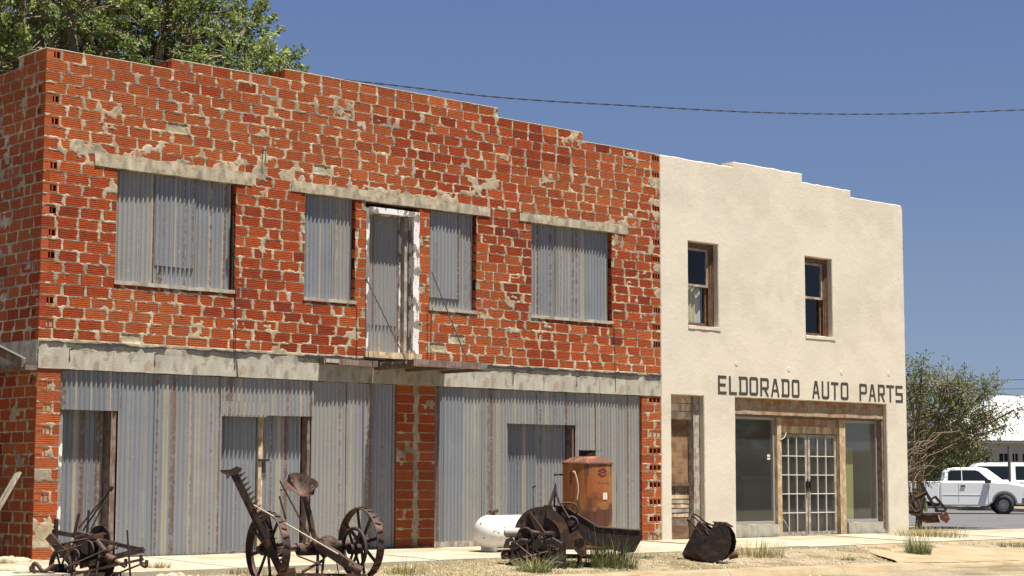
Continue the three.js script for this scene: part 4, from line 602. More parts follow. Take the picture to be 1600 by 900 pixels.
{ // rusted water heater
  const o = thing('water_heater', 'tall rusted orange water heater tank standing by the sheet metal wall', 'tank', [8.33, -.02, 1.03]);
  const R = .365, H = 1.225, r = mat({ map: tex(512, 1024, (u, v) => { // v runs up the body; measured rust pattern
    const n = fbm(u * 10, v * 8, 911, 5, 10, 0), st = fbm(u * 40, v * 3, 912, 4, 40, 0), s = noise(u * 160, v * 260, 913, 160, 0); const k = .65 + .5 * st + .3 * (s - .5);
    let c = mix3([.27 * k, .115 * k, .026 * k], [.30 * k, .085 * k, .018 * k], sstep(.4, .6, n));
    c = mix3(c, [.075 * k, .022 * k, .010 * k], .92 * sstep(.40, .56, n * .55 + .6 * (1 - Math.abs(v - .36) * 3.0) * .55 + .15 * (st - .5)));
    return mix3(c, [.10 * k, .035 * k, .012 * k], .7 * sstep(.62, .75, fbm(u * 30, v * 2, 915, 3, 30, 0) + (v > .85 ? .08 : 0))); }), roughness: .75, metalness: .1, bumpMap: M.grainBump, bumpScale: .001 });
  const body = new THREE.CylinderGeometry(R, R, H, 56, 1, true); body.translate(0, H / 2 + .0, 0); put('body', body, r, o, true);
  const top = new THREE.LatheGeometry([[R + .012, H - .012], [R + .012, H + .012], [R - .01, H + .028], [.24, H + .085], [.13, H + .105], [0, H + .11]].map(p => new THREE.Vector2(...p)), 56); put('lid', top, M.rustRed, o);
  const col = new THREE.LatheGeometry([[.125, H + .09], [.125, H + .185], [.11, H + .185], [.11, H + .10]].map(p => new THREE.Vector2(...p)), 32); put('flue_collar', col, M.rustDark, o); put('flue_rim', ring(V(0, H + .19, 0), .13, .006, V(0, 1, 0)), M.rustRed, o); put('top_wire', rod(V(-.2, H + .185, .1), V(.2, H + .185, .1), .004), M.iron, o);
  const face = (ang, y, rad = R) => V(Math.sin(ang) * rad, y, Math.cos(ang) * rad); const A0 = -YAW; // direction to the street corner
  const q = d => A0 + d;
  put('hose', tube([face(q(-.62), 1.10, R + .02), face(q(-.5), 1.10, R + .06), face(q(-.42), 1.0, R + .05), face(q(-.38), .85, R + .04), face(q(-.42), .70, R + .04)], .012, 7), mat({ rgb: [.42, .30, .22], roughness: .8 }), o);
  put('outlet_pipe', [rod(face(q(-1.5), 1.06, R - .02), face(q(-1.5), 1.06, R + .11), .013), cyl(face(q(-1.5), 1.06, R + .11), .022, .03, face(q(-1.5), 0, 1)), rod(face(q(-.75), 1.10, R + .01), face(q(-.75), .92, R + .01), .008)], M.rustDark, o);
  const patch = (d0, d1, y0, y1, m, nm) => { const g = new THREE.CylinderGeometry(R + .004, R + .004, y1 - y0, 8, 1, true, q(d0), d1 - d0); g.translate(0, (y0 + y1) / 2, 0); put(nm, g, m, o); };
  const lab = mat({ rgb: [.55, .50, .42], roughness: .8 }), em = mat({ rgb: [.16, .022, .014], roughness: .8 });
  patch(.62, .86, .70, .80, lab, 'paper_label'); patch(.60, .78, .03, .12, lab, 'paper_label');
  const emb = new THREE.Group(); emb.name = 'emblem'; o.add(emb); const eg = []; for (let k = 0; k < 16; k++) { if (k === 0 || k === 8) continue; const a = k / 16 * 6.2832, d = .62 + .17 * Math.cos(a), y = 1.10 + .052 * Math.sin(a); const g = new THREE.SphereGeometry(.02, 8, 6); g.scale(1.1, .8, .2); g.rotateY(q(d)); const f = face(q(d), y, R + .002); g.translate(f.x, f.y, f.z); eg.push(g); } put('emblem_ring', eg, em, emb); patch(.50, .74, 1.093, 1.107, em, 'emblem_band');
  for (let k = 0; k < 5; k++) patch(.42 + k * .12, .47 + k * .12, .935, .952, em, 'emblem_letter');
}
{ // rusty shredder / press
  const o = machine('rusty_shredder', 'heavy dark rusty shredder machine with round housing and long trough', 'machine', 850, 889, 23.5), l = o.l;
  const arc = (cx, cy, r, a0, a1, n = 14) => Array.from({ length: n + 1 }, (_, i) => { const a = lerp(a0, a1, i / n); return [cx + r * Math.cos(a), cy - r * Math.sin(a)]; });
  put('drum_side', poly(o, [...arc(846, 836, 43, .1, Math.PI - .1), [806, 880], [880, 880]], .18, .02), M.rust, o); put('drum_side', poly(o, [...arc(846, 836, 43, .1, Math.PI - .1), [806, 880], [880, 880]], -.32, .02), M.rustDark, o);
  { const R = 44 * o.k, c = l(846, 836, -.06); const g = new THREE.CylinderGeometry(R, R, .48, 24, 1, true, 0, Math.PI); g.rotateX(Math.PI / 2); g.rotateZ(Math.PI / 2 - Math.PI / 2); g.rotateZ(0); const p = g.attributes.position; g.rotateZ(Math.PI / 2 * 0); g.computeBoundingBox(); if (g.boundingBox.max.y < R * .5) g.rotateZ(g.boundingBox.max.x > R * .5 ? Math.PI / 2 : -Math.PI / 2); g.translate(c.x, c.y, c.z); put('drum_cover', g, M.rustLight, o); }
  put('strap', poly(o, [...arc(844, 838, 45, 1.35, -.25), ...arc(842, 840, 33, -.3, 1.25)], .20, .03), M.rustLight, o);
  put('apron_plate', poly(o, [[866, 846], [902, 828], [914, 846], [916, 866], [905, 868], [896, 858], [876, 858], [862, 862]], .22, .03), M.rustLight, o);
  put('top_box', poly(o, [[849, 790], [863, 789], [864, 799], [850, 800]], .0, .14), M.rustLight, o);
  put('trough_side', poly(o, [[868, 791], [882, 792], [934, 824], [1000, 829], [1004, 838], [990, 862], [976, 863], [930, 852], [880, 848]], .02, .02), M.rustDark, o); put('trough_side', poly(o, [[868, 791], [882, 792], [934, 824], [1000, 829], [1004, 838], [990, 862], [976, 863], [930, 852], [880, 848]], -.5, .02), M.rustDark, o);
  put('trough_floor', [bar(l(880, 848, -.23), l(930, 852, -.23), .015, .5), bar(l(930, 852, -.23), l(978, 863, -.23), .015, .5), bar(l(978, 863, -.23), l(991, 862, -.23), .015, .5), bar(l(991, 862, -.23), l(1004, 838, -.23), .5, .015, V(0, 0, 1))], M.rust, o);
  put('trough_rim', [rod(l(882, 792, .04), l(934, 824, .04), .014), rod(l(934, 824, .04), l(1000, 829, .04), .014), rod(l(1000, 829, .04), l(1000, 829, -.49), .014)], M.rust, o);
  put('leg', rod(l(975, 862, -.2), l(975, 874, -.2), .025), M.rustDark, o); put('leg', [rod(l(906, 846, .1), l(905, 880, .1), .03), cyl(l(904, 848, .2), .07, .1, V(0, 0, 1))], M.rustDark, o); put('skid', [bar(l(872, 866, .2), l(945, 869, -.1), .03, .06), bar(l(870, 872, -.2), l(940, 873, -.4), .03, .05)], M.rustDark, o);
  const pu = new THREE.Group(); pu.name = 'pulley'; pu.position.copy(l(892, 818, .1)); o.add(pu); put('pulley_rim', [ring(V(0, 0, 0), .085, .018, V(-.2, 0, 1)), cyl(V(0, 0, 0), .035, .12, V(-.2, 0, 1)), rod(V(-.08, 0, 0), V(.08, 0, 0), .012), rod(V(0, -.08, 0), V(0, .08, 0), .012)], M.rustLight, pu);
  put('fork_lever', [bar(l(858, 792, .05), l(868, 762, .0), .04, .02, V(1, .3, 0)), bar(l(866, 793, -.02), l(868, 758, -.02), .025, .02, V(1, 0, 0)), bar(l(874, 788, .04), l(868, 768, .02), .03, .02, V(1, .3, 0)), rod(l(868, 770, 0), l(868, 755, 0), .012, .006)], M.rust, o);
  put('loop_handle', tube([l(873, 788, .05), l(886, 786, .05), l(897, 788, .05), l(902, 794, .05), l(901, 800, .05), l(897, 803, .05)], .013, 7), M.rustLight, o);
  put('diagonal_brace', [rod(l(827, 800, .22), l(852, 834, .24), .013), rod(l(876, 788, .05), l(889, 810, .12), .013), rod(l(842, 858, .3), l(853, 878, .34), .012)], M.rustLight, o);
  put('long_rod', [rod(l(833, 795, .0), l(833, 762, -.02), .006), cyl(l(834, 761, -.02), .016, .05, V(1, .4, 0))], M.rustLight, o);
  put('roller', [cyl(l(802, 832, .22), .062, .20, V(1, 0, .15), 24), cyl(l(789, 831, .19), .05, .02, V(1, 0, .15), 24)], mat({ rgb: [.36, .34, .29], roughness: .9 }), o);
  put('roller_bracket', [poly(o, [[813, 822], [821, 820], [826, 838], [822, 856], [812, 850]], .2, .1), ring(l(820, 836, .3), .09, .022, V(-.3, 0, 1))], M.rustDark, o);
  put('lower_roller', [cyl(l(791, 866, .25), .058, .10, V(1, 0, .4), 20), cyl(l(786, 866, .26), .03, .04, V(1, 0, .4))], M.rustLight, o);
  put('red_shaft', [cyl(l(833, 832, .24), .032, .16, V(1, -.2, .2), 14), rod(l(838, 838, .24), l(850, 842, .26), .04)], M.rustRed, o);
  put('engine_block', [poly(o, [[803, 848], [815, 842], [846, 846], [862, 840], [876, 848], [878, 874], [868, 888], [806, 888], [797, 880]], .0, .32, [], .015), cyl(l(838, 850, .34), .06, .1, V(0, 0, 1)), cyl(l(858, 836, .26), .055, .12, V(1, 0, .5))], M.rustDark, o);
  put('lug', [poly(o, [[790, 842], [800, 838], [806, 848], [798, 856], [786, 856]], .28, .04, [[[796, 846], [800, 845], [800, 850], [796, 851]]]), rod(l(798, 850, .3), l(812, 860, .3), .03)], M.rust, o);
  put('front_rod', [rod(l(812, 858, .36), l(850, 884, .36), .02), rod(l(868, 850, .3), l(872, 886, .3), .022), rod(l(822, 845, .36), l(826, 884, .36), .018)], M.rust, o);
  for (const [x, y, R2, z] of [[828, 866, .10, .36], [858, 862, .085, .38], [842, 842, .07, .36]]) { const g = new THREE.Group(); g.name = 'spur_gear'; g.position.copy(l(x, y, z)); g.rotation.y = -.3; o.add(g); put('gear_rim', ring(V(0, 0, 0), R2, .014, V(0, 0, 1), 24), M.rust, g); for (let k = 0; k < 5; k++) { const a = k * 1.2566; put('spoke', rod(V(0, 0, 0), V(Math.cos(a) * R2, Math.sin(a) * R2, 0), .009), M.rust, g); } put('hub', cyl(V(0, 0, 0), .025, .06, V(0, 0, 1), 12), M.rustLight, g); for (let k = 0; k < 16; k++) { const a = k / 16 * 6.2832; const t = new THREE.BoxGeometry(.016, .018, .03); t.translate(0, R2 + .016, 0); t.rotateZ(a); put('gear_tooth', t, M.rust, g); } }
  put('frame_channel', [bar(l(798, 886, .38), l(884, 884, .38), .05, .04), bar(l(800, 846, .35), l(802, 888, .36), .04, .04, V(1, 0, 0)), bar(l(880, 846, .3), l(882, 888, .3), .045, .04, V(1, 0, 0)), bar(l(798, 858, .36), l(830, 842, .36), .035, .03)], M.rustDark, o);
  put('drive_shaft', [rod(l(800, 874, .42), l(872, 856, .36), .014), rod(l(806, 848, .36), l(836, 872, .40), .012), rod(l(846, 874, .4), l(878, 878, .36), .016)], M.rustLight, o);
  for (let k = 0; k < 9; k++) { const a = .35 + k * .3; put('rivet', cyl(l(846 + 39 * Math.cos(a), 836 - 39 * Math.sin(a), .205), .010, .014, V(0, 0, 1), 8), M.rustLight, o); }
  put('hose', tube([l(862, 852, .3), l(870, 866, .36), l(862, 878, .4), l(850, 874, .42)], .012, 6), M.tyre, o);
  put('gear', [cyl(l(815, 872, .36), .11, .05, V(-.3, 0, 1), 18), cyl(l(815, 872, .4), .04, .06, V(-.3, 0, 1))], M.rustDark, o);
}
{ // drag scoop
  const o = machine('drag_scoop', 'rusty brown drag scoop with bail arms tipped beside the boarded doorway', 'scoop', 1118, 876, 25.2), l = o.l, k = o.k;
  const prof = [[1128, 820], [1140, 824], [1146, 834], [1148, 846], [1145, 860], [1137, 870], [1126, 875], [1108, 876], [1095, 874], [1090, 868]];
  // shell swept between two side plates, turned so that the mouth faces the boarded door
  const pts = prof.map(p => l(...p)); const g = (() => { const p = [], id = []; for (const v of pts) { p.push(v.x, v.y, .22, v.x - .19, v.y - .0, -.20); } for (let i = 0; i < pts.length - 1; i++) id.push(2 * i, 2 * i + 1, 2 * i + 2, 2 * i + 1, 2 * i + 3, 2 * i + 2); const q = new THREE.BufferGeometry(); q.setAttribute('position', new THREE.Float32BufferAttribute(p, 3)); q.setIndex(id); q.computeVertexNormals(); return q; })();
  put('shell', g, M.rustLight, o);
  const sideP = [[1114, 817], [1128, 819], [1137, 826], [1140, 838], [1140, 850], [1136, 863], [1127, 875], [1095, 875], [1089, 867], [1093, 858], [1104, 838]];
  put('side_plate', poly(o, sideP, .2, .018, [arcHole(1095, 858, 2.6)]), M.rustDark, o);
  put('side_plate', (() => { const q = poly(o, sideP.map(([x, y]) => [x, y]), -.2, .015); q.translate(-.19, 0, 0); return q; })(), M.rustDark, o);
  function arcHole(x, y, r) { return Array.from({ length: 10 }, (_, i) => [x + r * Math.cos(i * .628), y + r * Math.sin(i * .628)]); }
  const curved = (() => { const n = 16, p = [], id = []; for (let i = 0; i <= n; i++) { const a = lerp(1.35, -1.25, i / n); const x = 1117 + 30 * Math.cos(a), y = 848 - 27 * Math.sin(a); const v = l(x, y), w = l(1112 + 14 * Math.cos(a), 848 - 27 * Math.sin(a)); p.push(v.x, v.y, .06, w.x + .05, w.y, .222); } for (let i = 0; i < n; i++) id.push(2 * i, 2 * i + 1, 2 * i + 2, 2 * i + 1, 2 * i + 3, 2 * i + 2); const q = new THREE.BufferGeometry(); q.setAttribute('position', new THREE.Float32BufferAttribute(p, 3)); q.setIndex(id); q.computeVertexNormals(); return q; })(); put('back_curve', curved, M.rust, o);
  put('top_lip', [poly(o, [[1113, 815], [1134, 816], [1144, 822], [1144, 824], [1120, 821]], .0, .16)], M.rustLight, o); put('lip_bolts', [cyl(l(1124, 817, .17), .012, .03, V(0, 1, 0)), cyl(l(1132, 818, .17), .012, .03, V(0, 1, 0))], M.rust, o);
  put('bail_arm', [rod(l(1110, 832, .1), l(1080, 804, .05), .012), rod(l(1098, 838, .1), l(1075, 812, .12), .013), tube([l(1078, 802, .02), l(1090, 806, -.02), l(1104, 817, -.05), l(1116, 822, -.08)], .012, 7), rod(l(1075, 814, .12), l(1082, 801, .02), .028)], M.rust, o);
  put('bracket', [poly(o, [[1086, 836], [1098, 832], [1104, 838], [1096, 848], [1088, 842]], .16, .05), rod(l(1100, 828, .15), l(1108, 840, .18), .025)], M.rustDark, o);
  put('rib', rod(l(1133, 846, .14), l(1143, 847, .1), .008), M.rustLight, o);
  put('runner', [rod(l(1080, 868, .1), l(1096, 873, .15), .03), cyl(l(1147, 868, -.1), .05, .12, V(1, .2, 0))], M.rustRed, o);
}
{ // leaning plank, shed roof and rubble at the left corner
  const a = V(-.73, 0, .15), b = V(-.115, 1.06, .08); const o = thing('leaning_plank', 'pale weathered plank leaning against brick side wall', 'plank', [-.8, 0, .12]);
  const g = bar(V(-.08, .0, .0), V(.60, 1.04, -.14), .14, .03, V(0, .2, 1)); put('board', rough(g, .004, 920), mat({ map: M.wood.map, rgb: [.8, .76, .7], roughness: .95 }), o);
  const s = thing('lean_to_roof', 'sloping corrugated lean-to roof beside brick side wall', 'roof', [0, 0, 0]);
  { const w = 3.4, gg = corr(0, 6, 0, w, 0); gg.rotateX(-Math.PI / 2); gg.rotateY(Math.PI / 2); gg.rotateZ(0); const p = gg.attributes.position; for (let i = 0; i < p.count; i++) { const x = p.getX(i), z = p.getZ(i); const d = Math.abs(x); p.setXYZ(i, -.19 - d, 2.42 + d * .42 + p.getY(i), z < 0 ? z + .02 : -z + .02); } gg.computeVertexNormals(); put('roof_sheet', gg, M.sheets[5], s); put('edge_trim', bar(V(-.18, 2.408, .035), V(-3.55, 3.82, .035), .022, .02), M.alu, s); put('rafter', [bar(V(-.16, 2.35, -.05), V(-3.5, 3.75, -.05), .09, .045), bar(V(-.16, 2.35, -2), V(-3.5, 3.75, -2), .09, .045)], M.woodDark, s); put('post', [box(-3.4, -3.3, -.06, 3.66, -.1, 0), box(-3.4, -3.3, -.06, 3.66, -2.05, -1.95)], M.wood, s); put('ledger', box(-.17, -.013, 2.28, 2.34, -6, .02), M.woodDark, s); }
  const rr = rngOf(55); const spots = [[6, 876, 20.6, .15], [30, 874, 20.9, .13], [50, 882, 20.5, .08], [10, 888, 20.2, .10], [34, 892, 20.0, .08], [272, 899, 20.4, .13], [252, 898, 20.5, .07], [296, 899, 20.6, .06]];
  spots.forEach(([px, py, D, s], i) => { const p = onGround(px, py + 4, D); const g0 = new THREE.IcosahedronGeometry(s, 3); g0.scale(1.15, .5, .9); const m = rough(mergeVertices(g0.deleteAttribute('uv').deleteAttribute('normal')), s * .35, 930 + i, 3 / s * .4); m.translate(p.x, p.y, p.z); tag(put('stone_block', m, M.stone), i < 5 ? 'pale broken stone lying by the brick building corner' : 'pale stone between the cultivator and the mower', 'stone', i < 5 ? 'broken stones by the brick corner' : 'stones on the verge'); });
}

// ---------------------------------------------------------------- plants
function blades(list, r, cols) { // list of {p, h, dir, lean, w}
  const p = [], c = [], n = [];
  for (const b of list) { const seg = 3, col = cols[r() * cols.length | 0], k = .75 + .5 * r(); const sx = Math.cos(b.dir), sz = Math.sin(b.dir), wx = -sz, wz = sx; let prev; for (let i = 0; i <= seg; i++) { const t = i / seg, w = b.w * (1 - t * .9), o = b.lean * t * t * b.h, y = b.h * t * (1 - .25 * b.lean * t); const q = [[b.p.x + sx * o - wx * w, b.p.y + y, b.p.z + sz * o - wz * w], [b.p.x + sx * o + wx * w, b.p.y + y, b.p.z + sz * o + wz * w]]; if (prev) { for (const v of [prev[0], prev[1], q[1], prev[0], q[1], q[0]]) { p.push(...v); c.push(col[0] * k, col[1] * k, col[2] * k); } } prev = q; } }
  const g = new THREE.BufferGeometry(); g.setAttribute('position', new THREE.Float32BufferAttribute(p, 3)); g.setAttribute('color', new THREE.Float32BufferAttribute(c, 3)); g.computeVertexNormals(); return g;
}
const GREEN = [[.13, .17, .05], [.17, .20, .06], [.10, .135, .04], [.22, .22, .08]], STRAW = [[.46, .36, .18], [.40, .31, .15], [.52, .43, .24], [.36, .30, .13]], OLIVE = [[.22, .21, .07], [.28, .25, .09], [.17, .18, .06], [.36, .30, .13]];
function surfaceY(x, z) { return z < WALK_EDGE && z > 0 && x < 25.5 ? -.028 * z : z >= WALK_EDGE && z < CURB_Z + .03 && x < 26 ? vergeY(x, z) : z >= CURB_Z ? -.3 - .004 * Math.max(0, x) : groundY(x, z); }
function onGround(px, py, D) { for (let d = 15; d < 70; d += .02) { const p = at(px, py, d); if (p.y <= surfaceY(p.x, p.z)) return p; } return at(px, py, D); }
function clump(label, group, px, py, D, n, h, spread, cols, seed, lean = .6) {
  const b = onGround(px, py, D), r = rngOf(seed), L = []; for (let i = 0; i < n; i++) { const a = r() * 6.283, q = spread * Math.sqrt(r()) * .5; L.push({ p: V(Math.cos(a) * q, -.02, Math.sin(a) * q), h: h * (.2 + .95 * r() * r() + .1 * r()), dir: a + (r() - .5), lean: lean * (.2 + r()), w: .0035 + .003 * r() }); }
  const m = put('grass_clump', blades(L, r, cols), M.grass); m.position.copy(b); tag(m, label, 'grass', group); return m;
}
clump('tall green grass clump before the rusty trough', undefined, 962, 888, 23.2, 420, .56, .62, [...GREEN, [.26, .25, .10]], 1001, .5); clump('tall green grass clump before the rusty trough', undefined, 940, 886, 23.3, 200, .72, .55, [...GREEN, [.42, .40, .25]], 1002, .25).userData.label = 'thin pale seeding grass stems rising before the trough';
clump('bushy green weed clump at the end of the verge', undefined, 1434, 868, 26.4, 460, .50, .42, GREEN, 1003, .5);
clump('dry golden grass tuft beside the drag scoop', undefined, 1182, 868, 25.6, 320, .40, .85, [...STRAW, ...STRAW, ...OLIVE], 1004, .6);
clump('soft yellow green grass tuft in front of the shredder', undefined, 836, 893, 22.6, 420, .32, .5, [...OLIVE, ...GREEN], 1005, 1.0);
clump('low green weed tuft beside the shredder engine', undefined, 886, 886, 23.0, 260, .20, .40, GREEN, 1006, .8);
clump('flowering weed tuft between mower and shredder', undefined, 632, 897, 21.6, 200, .26, .5, OLIVE, 1007, .6);
clump('small green weed at the foot of the brick corner', undefined, 38, 874, 21.5, 160, .18, .16, GREEN, 1008, .8);
clump('dry olive tuft beside the cultivator', undefined, 246, 886, 20.9, 130, .14, .3, [...OLIVE, ...STRAW], 1009, .8);
clump('dry grass tuft behind the mower wheel', undefined, 380, 893, 20.9, 130, .12, .6, [...OLIVE, ...STRAW], 1010, .8);
clump('green weed patch beside the side road', undefined, 1575, 852, 28.6, 520, .14, 1.0, GREEN, 1011, .9);
clump('dry grass strip at the back corner of the pale building', undefined, 1448, 837, 35, 700, .30, 1.5, [...STRAW, ...OLIVE], 1012, .7);
clump('small round weed on the gravelly verge', undefined, 1322, 874, 25.2, 200, .14, .3, OLIVE, 1013, .9);
clump('small green weed by the grass clump', undefined, 1008, 872, 24.6, 160, .13, .25, GREEN, 1014, .9);
{
  const r = rngOf(1020), L = []; for (let i = 0; i < 52000; i++) { const x = -6 + 22 * r(), z = WALK_EDGE + .03 + (CURB_Z - WALK_EDGE - .06) * r(); if (x > 11.3 + (z - 2.1) * -.9 && fbm(x * .9, z, 1021) < .66) continue; if (fbm(x * 1.5, z * 2.2, 1022, 3) < .45 + .06 * sstep(5, 9, x) + .12 * r()) continue; L.push({ p: V(x, vergeY(x, z) - .004, z), h: .03 + .085 * r() * r(), dir: r() * 6.283, lean: .8 + 1.6 * r(), w: .0032 }); }
  const s = put('dry_grass', blades(L, r, [...STRAW, ...STRAW, ...OLIVE]), M.grass); tag(s, 'dry straw coloured grass scattered over the verge', 'grass', undefined, 'stuff');
  const geo = new THREE.IcosahedronGeometry(1, 0); geo.scale(1, .6, .8); const N = 9000, im = new THREE.InstancedMesh(geo, mat({ rgb: [.42, .36, .26], roughness: 1 }), N), q = new THREE.Object3D(), col = new THREE.Color();
  for (let i = 0; i < N; i++) { const street = r() < .3; const x = street ? -2 + 18 * r() : -6 + 24 * r(), z = street ? CURB_Z + .2 + 1.8 * r() * r() : WALK_EDGE + .05 + 1.9 * r(); const s = .005 + .016 * Math.pow(r(), 3); q.position.set(x, (street ? -.302 - .004 * Math.max(0, x) : vergeY(x, z)) + s * .2, z); q.rotation.set(r() * 3, r() * 6, r() * 3); q.scale.setScalar(s); q.updateMatrix(); im.setMatrixAt(i, q.matrix); const k = .5 + .9 * r(); im.setColorAt(i, col.setRGB(k, k * (.92 + .1 * r()), k * (.85 + .15 * r()))); }
  im.name = 'gravel'; im.castShadow = im.receiveShadow = true; scene.add(im); tag(im, 'loose small stones on verge and street edge', 'gravel', undefined, 'stuff');
}
function tree(name, label, group, base, clumps, opt) { // clumps: [x, y, z, r, count]
  const o = thing(name, label, 'tree', base, 0, group), r = rngOf(opt.seed), P = [], Cc = [], N = []; const wood = [];
  const top = V(opt.fork[0], opt.fork[1], opt.fork[2]); wood.push(tube([V(0, -.1, 0), V(top.x * .3 + .1, top.y * .5, top.z * .3), top], opt.trunk, 9)); 
  const cols = opt.cols;
  for (const [cx, cy, cz, cr, cnt] of clumps) {
    const c = V(cx, cy, cz), mid = top.clone().lerp(c, .5).add(V((r() - .5) * cr * .5, cr * .15, (r() - .5) * cr * .5)); wood.push(tube([top, mid, c], opt.trunk * .32, 6));
    const twigs = Math.max(10, Math.round(cnt / opt.per));
    for (let t = 0; t < twigs; t++) {
      const u = r() * 2 - 1, a = r() * 6.283, s = Math.sqrt(1 - u * u), rad = cr * (.35 + .72 * Math.pow(r(), .6)); const e = V(s * Math.cos(a) * rad, u * rad * (opt.flat || .85), s * Math.sin(a) * rad).add(c);
      const st = c.clone().lerp(e, .25 + .3 * r()); if (t % 2 === 0 || opt.twiggy) wood.push(rod(st, e, opt.twig * 1.6, opt.twig * .5, 4));
      const len = opt.spray * (.6 + .8 * r()), dir = e.clone().sub(c).normalize().add(V((r() - .5) * .9, (r() - .5) * .9 + opt.up, (r() - .5) * .9)).normalize();
      const tone = cols[r() * cols.length | 0], kk = .7 + .6 * r();
      for (let k = 0; k < opt.per; k++) {
        const b = e.clone().addScaledVector(dir, len * (k / opt.per - .35)).add(V((r() - .5), (r() - .5), (r() - .5)).multiplyScalar(opt.spread));
        const d = V(r() - .5, r() - .6, r() - .5).addScaledVector(dir, .6).normalize(), w = new THREE.Vector3().crossVectors(d, V(r() - .5, r() - .5, r() - .5)).normalize(), L = opt.leaf * (.6 + .8 * r()), W = L * opt.wide; const up = new THREE.Vector3().crossVectors(d, w).multiplyScalar(W * .35);
        const A = b, B = b.clone().addScaledVector(d, L * .5).addScaledVector(w, W).add(up), D2 = b.clone().addScaledVector(d, L), E2 = b.clone().addScaledVector(d, L * .5).addScaledVector(w, -W).add(up); const k2 = kk * (.8 + .4 * r());
        for (const v of [A, B, D2, A, D2, E2]) { P.push(v.x, v.y, v.z); Cc.push(tone[0] * k2, tone[1] * k2, tone[2] * k2); }
      }
    }
  }
  put('trunk', wood, M.bark, o); const g = new THREE.BufferGeometry(); g.setAttribute('position', new THREE.Float32BufferAttribute(P, 3)); g.setAttribute('color', new THREE.Float32BufferAttribute(Cc, 3)); g.computeVertexNormals(); put('crown', g, M.leaf, o); return o;
}
{
  const D = 38, b = at(200, 100, D), base = [b.x, -.07, b.z]; const cl = []; const r = rngOf(1100);
  const list = [[-60, 60, 2.2], [10, 20, 2.0], [60, 70, 1.5], [110, 20, 1.6], [150, 75, 1.3], [200, 30, 1.7], [250, 70, 1.35], [300, 25, 1.5], [330, 72, 1.2], [365, 85, .8], [388, 45, .6], [400, 98, .55], [450, 104, .36], [425, 112, .5], [40, 100, 1.3], [-20, 110, 1.6], [150, -60, 2.4], [280, -50, 1.8], [30, -80, 2.6], [100, 110, 1.2], [220, 110, 1.2], [320, 120, 1.2], [400, 130, .9]];
  for (const [px, py, R] of list) { const p = at(px, py, D + (r() - .5) * 4); cl.push([p.x - b.x, p.y + .07, p.z - b.z, R, Math.round(1600 * R * R) + 300]); }
  tree('shade_tree', 'large leafy green shade tree rising behind the brick parapet', undefined, base, cl, { seed: 1101, fork: [0, 5.2, 0], trunk: .3, cols: [[.19, .24, .04], [.14, .195, .035], [.24, .28, .045], [.09, .135, .028], [.18, .225, .04]], per: 32, twig: .014, spray: .26, spread: .12, leaf: .092, wide: .27, up: .12 });
}
{
  const D = 47, b = at(1434, 790, D), base = [b.x, -.25, b.z], cl = []; const r = rngOf(1200);
  for (const [px, py, R, n] of [[1425, 620, .5, 900], [1450, 600, .55, 900], [1480, 600, .5, 800], [1505, 612, .5, 800], [1535, 615, .42, 500], [1430, 660, .7, 1600], [1470, 645, .75, 1800], [1510, 650, .7, 1500], [1545, 655, .5, 700], [1585, 640, .3, 220], [1450, 700, .7, 1300], [1490, 690, .6, 1400], [1525, 685, .45, 800], [1440, 575, .3, 260], [1412, 580, .4, 300], [1436, 735, .45, 700], [1560, 600, .25, 140], [1572, 665, .35, 260]]) { const p = at(px, py, D + (r() - .5) * 2.4); cl.push([p.x - b.x, p.y + .25, p.z - b.z, R, n]); }
  tree('mesquite_tree', 'scraggly green mesquite tree beside the pale building', undefined, base, cl, { seed: 1201, fork: [.1, 1.7, 0], trunk: .09, cols: [[.12, .16, .036], [.10, .135, .032], [.16, .19, .048], [.18, .17, .065]], per: 10, twig: .010, twiggy: true, spray: .30, spread: .10, leaf: .085, wide: .16, up: .3, flat: 1 });
  const o = thing('brush_pile', 'bare grey brown dead branches in front of the mesquite', 'branches', [b.x - 1.2, -.2, b.z]); const gs = []; const p0 = at(1424, 800, 41);
  o.position.set(p0.x, p0.y, p0.z); for (let i = 0; i < 30; i++) { const s = V((r() - .5) * .8, .6 + 1.2 * r(), (r() - .5) * .8), a = (r() - .4) * 2.2, L = .35 + .75 * r(), e = s.clone().add(V(Math.cos(a) * L * .75, .15 * L + L * .4 * (r() - .3), Math.cos(a + 1) * L * .55)); const mid = s.clone().lerp(e, .5).add(V((r() - .5) * .2, (r() - .5) * .25, 0)); gs.push(tube([V(s.x * .3, .02, s.z * .5), s, mid, e], .005 + .006 * r(), 5, 12)); } put('branch', gs, mat({ map: M.bark.map, rgb: [.62, .53, .43], roughness: 1 }), o);
  const tk = thing('weathered_post', 'reddish brown weathered post against the pale building corner', 'post', [PX1 + .16, -.08, -.6]); put('timber', rough(segBox(-.05, .05, 0, 2.75, -.05, .05, .12), .012, 1210, 5), M.header, tk);
}
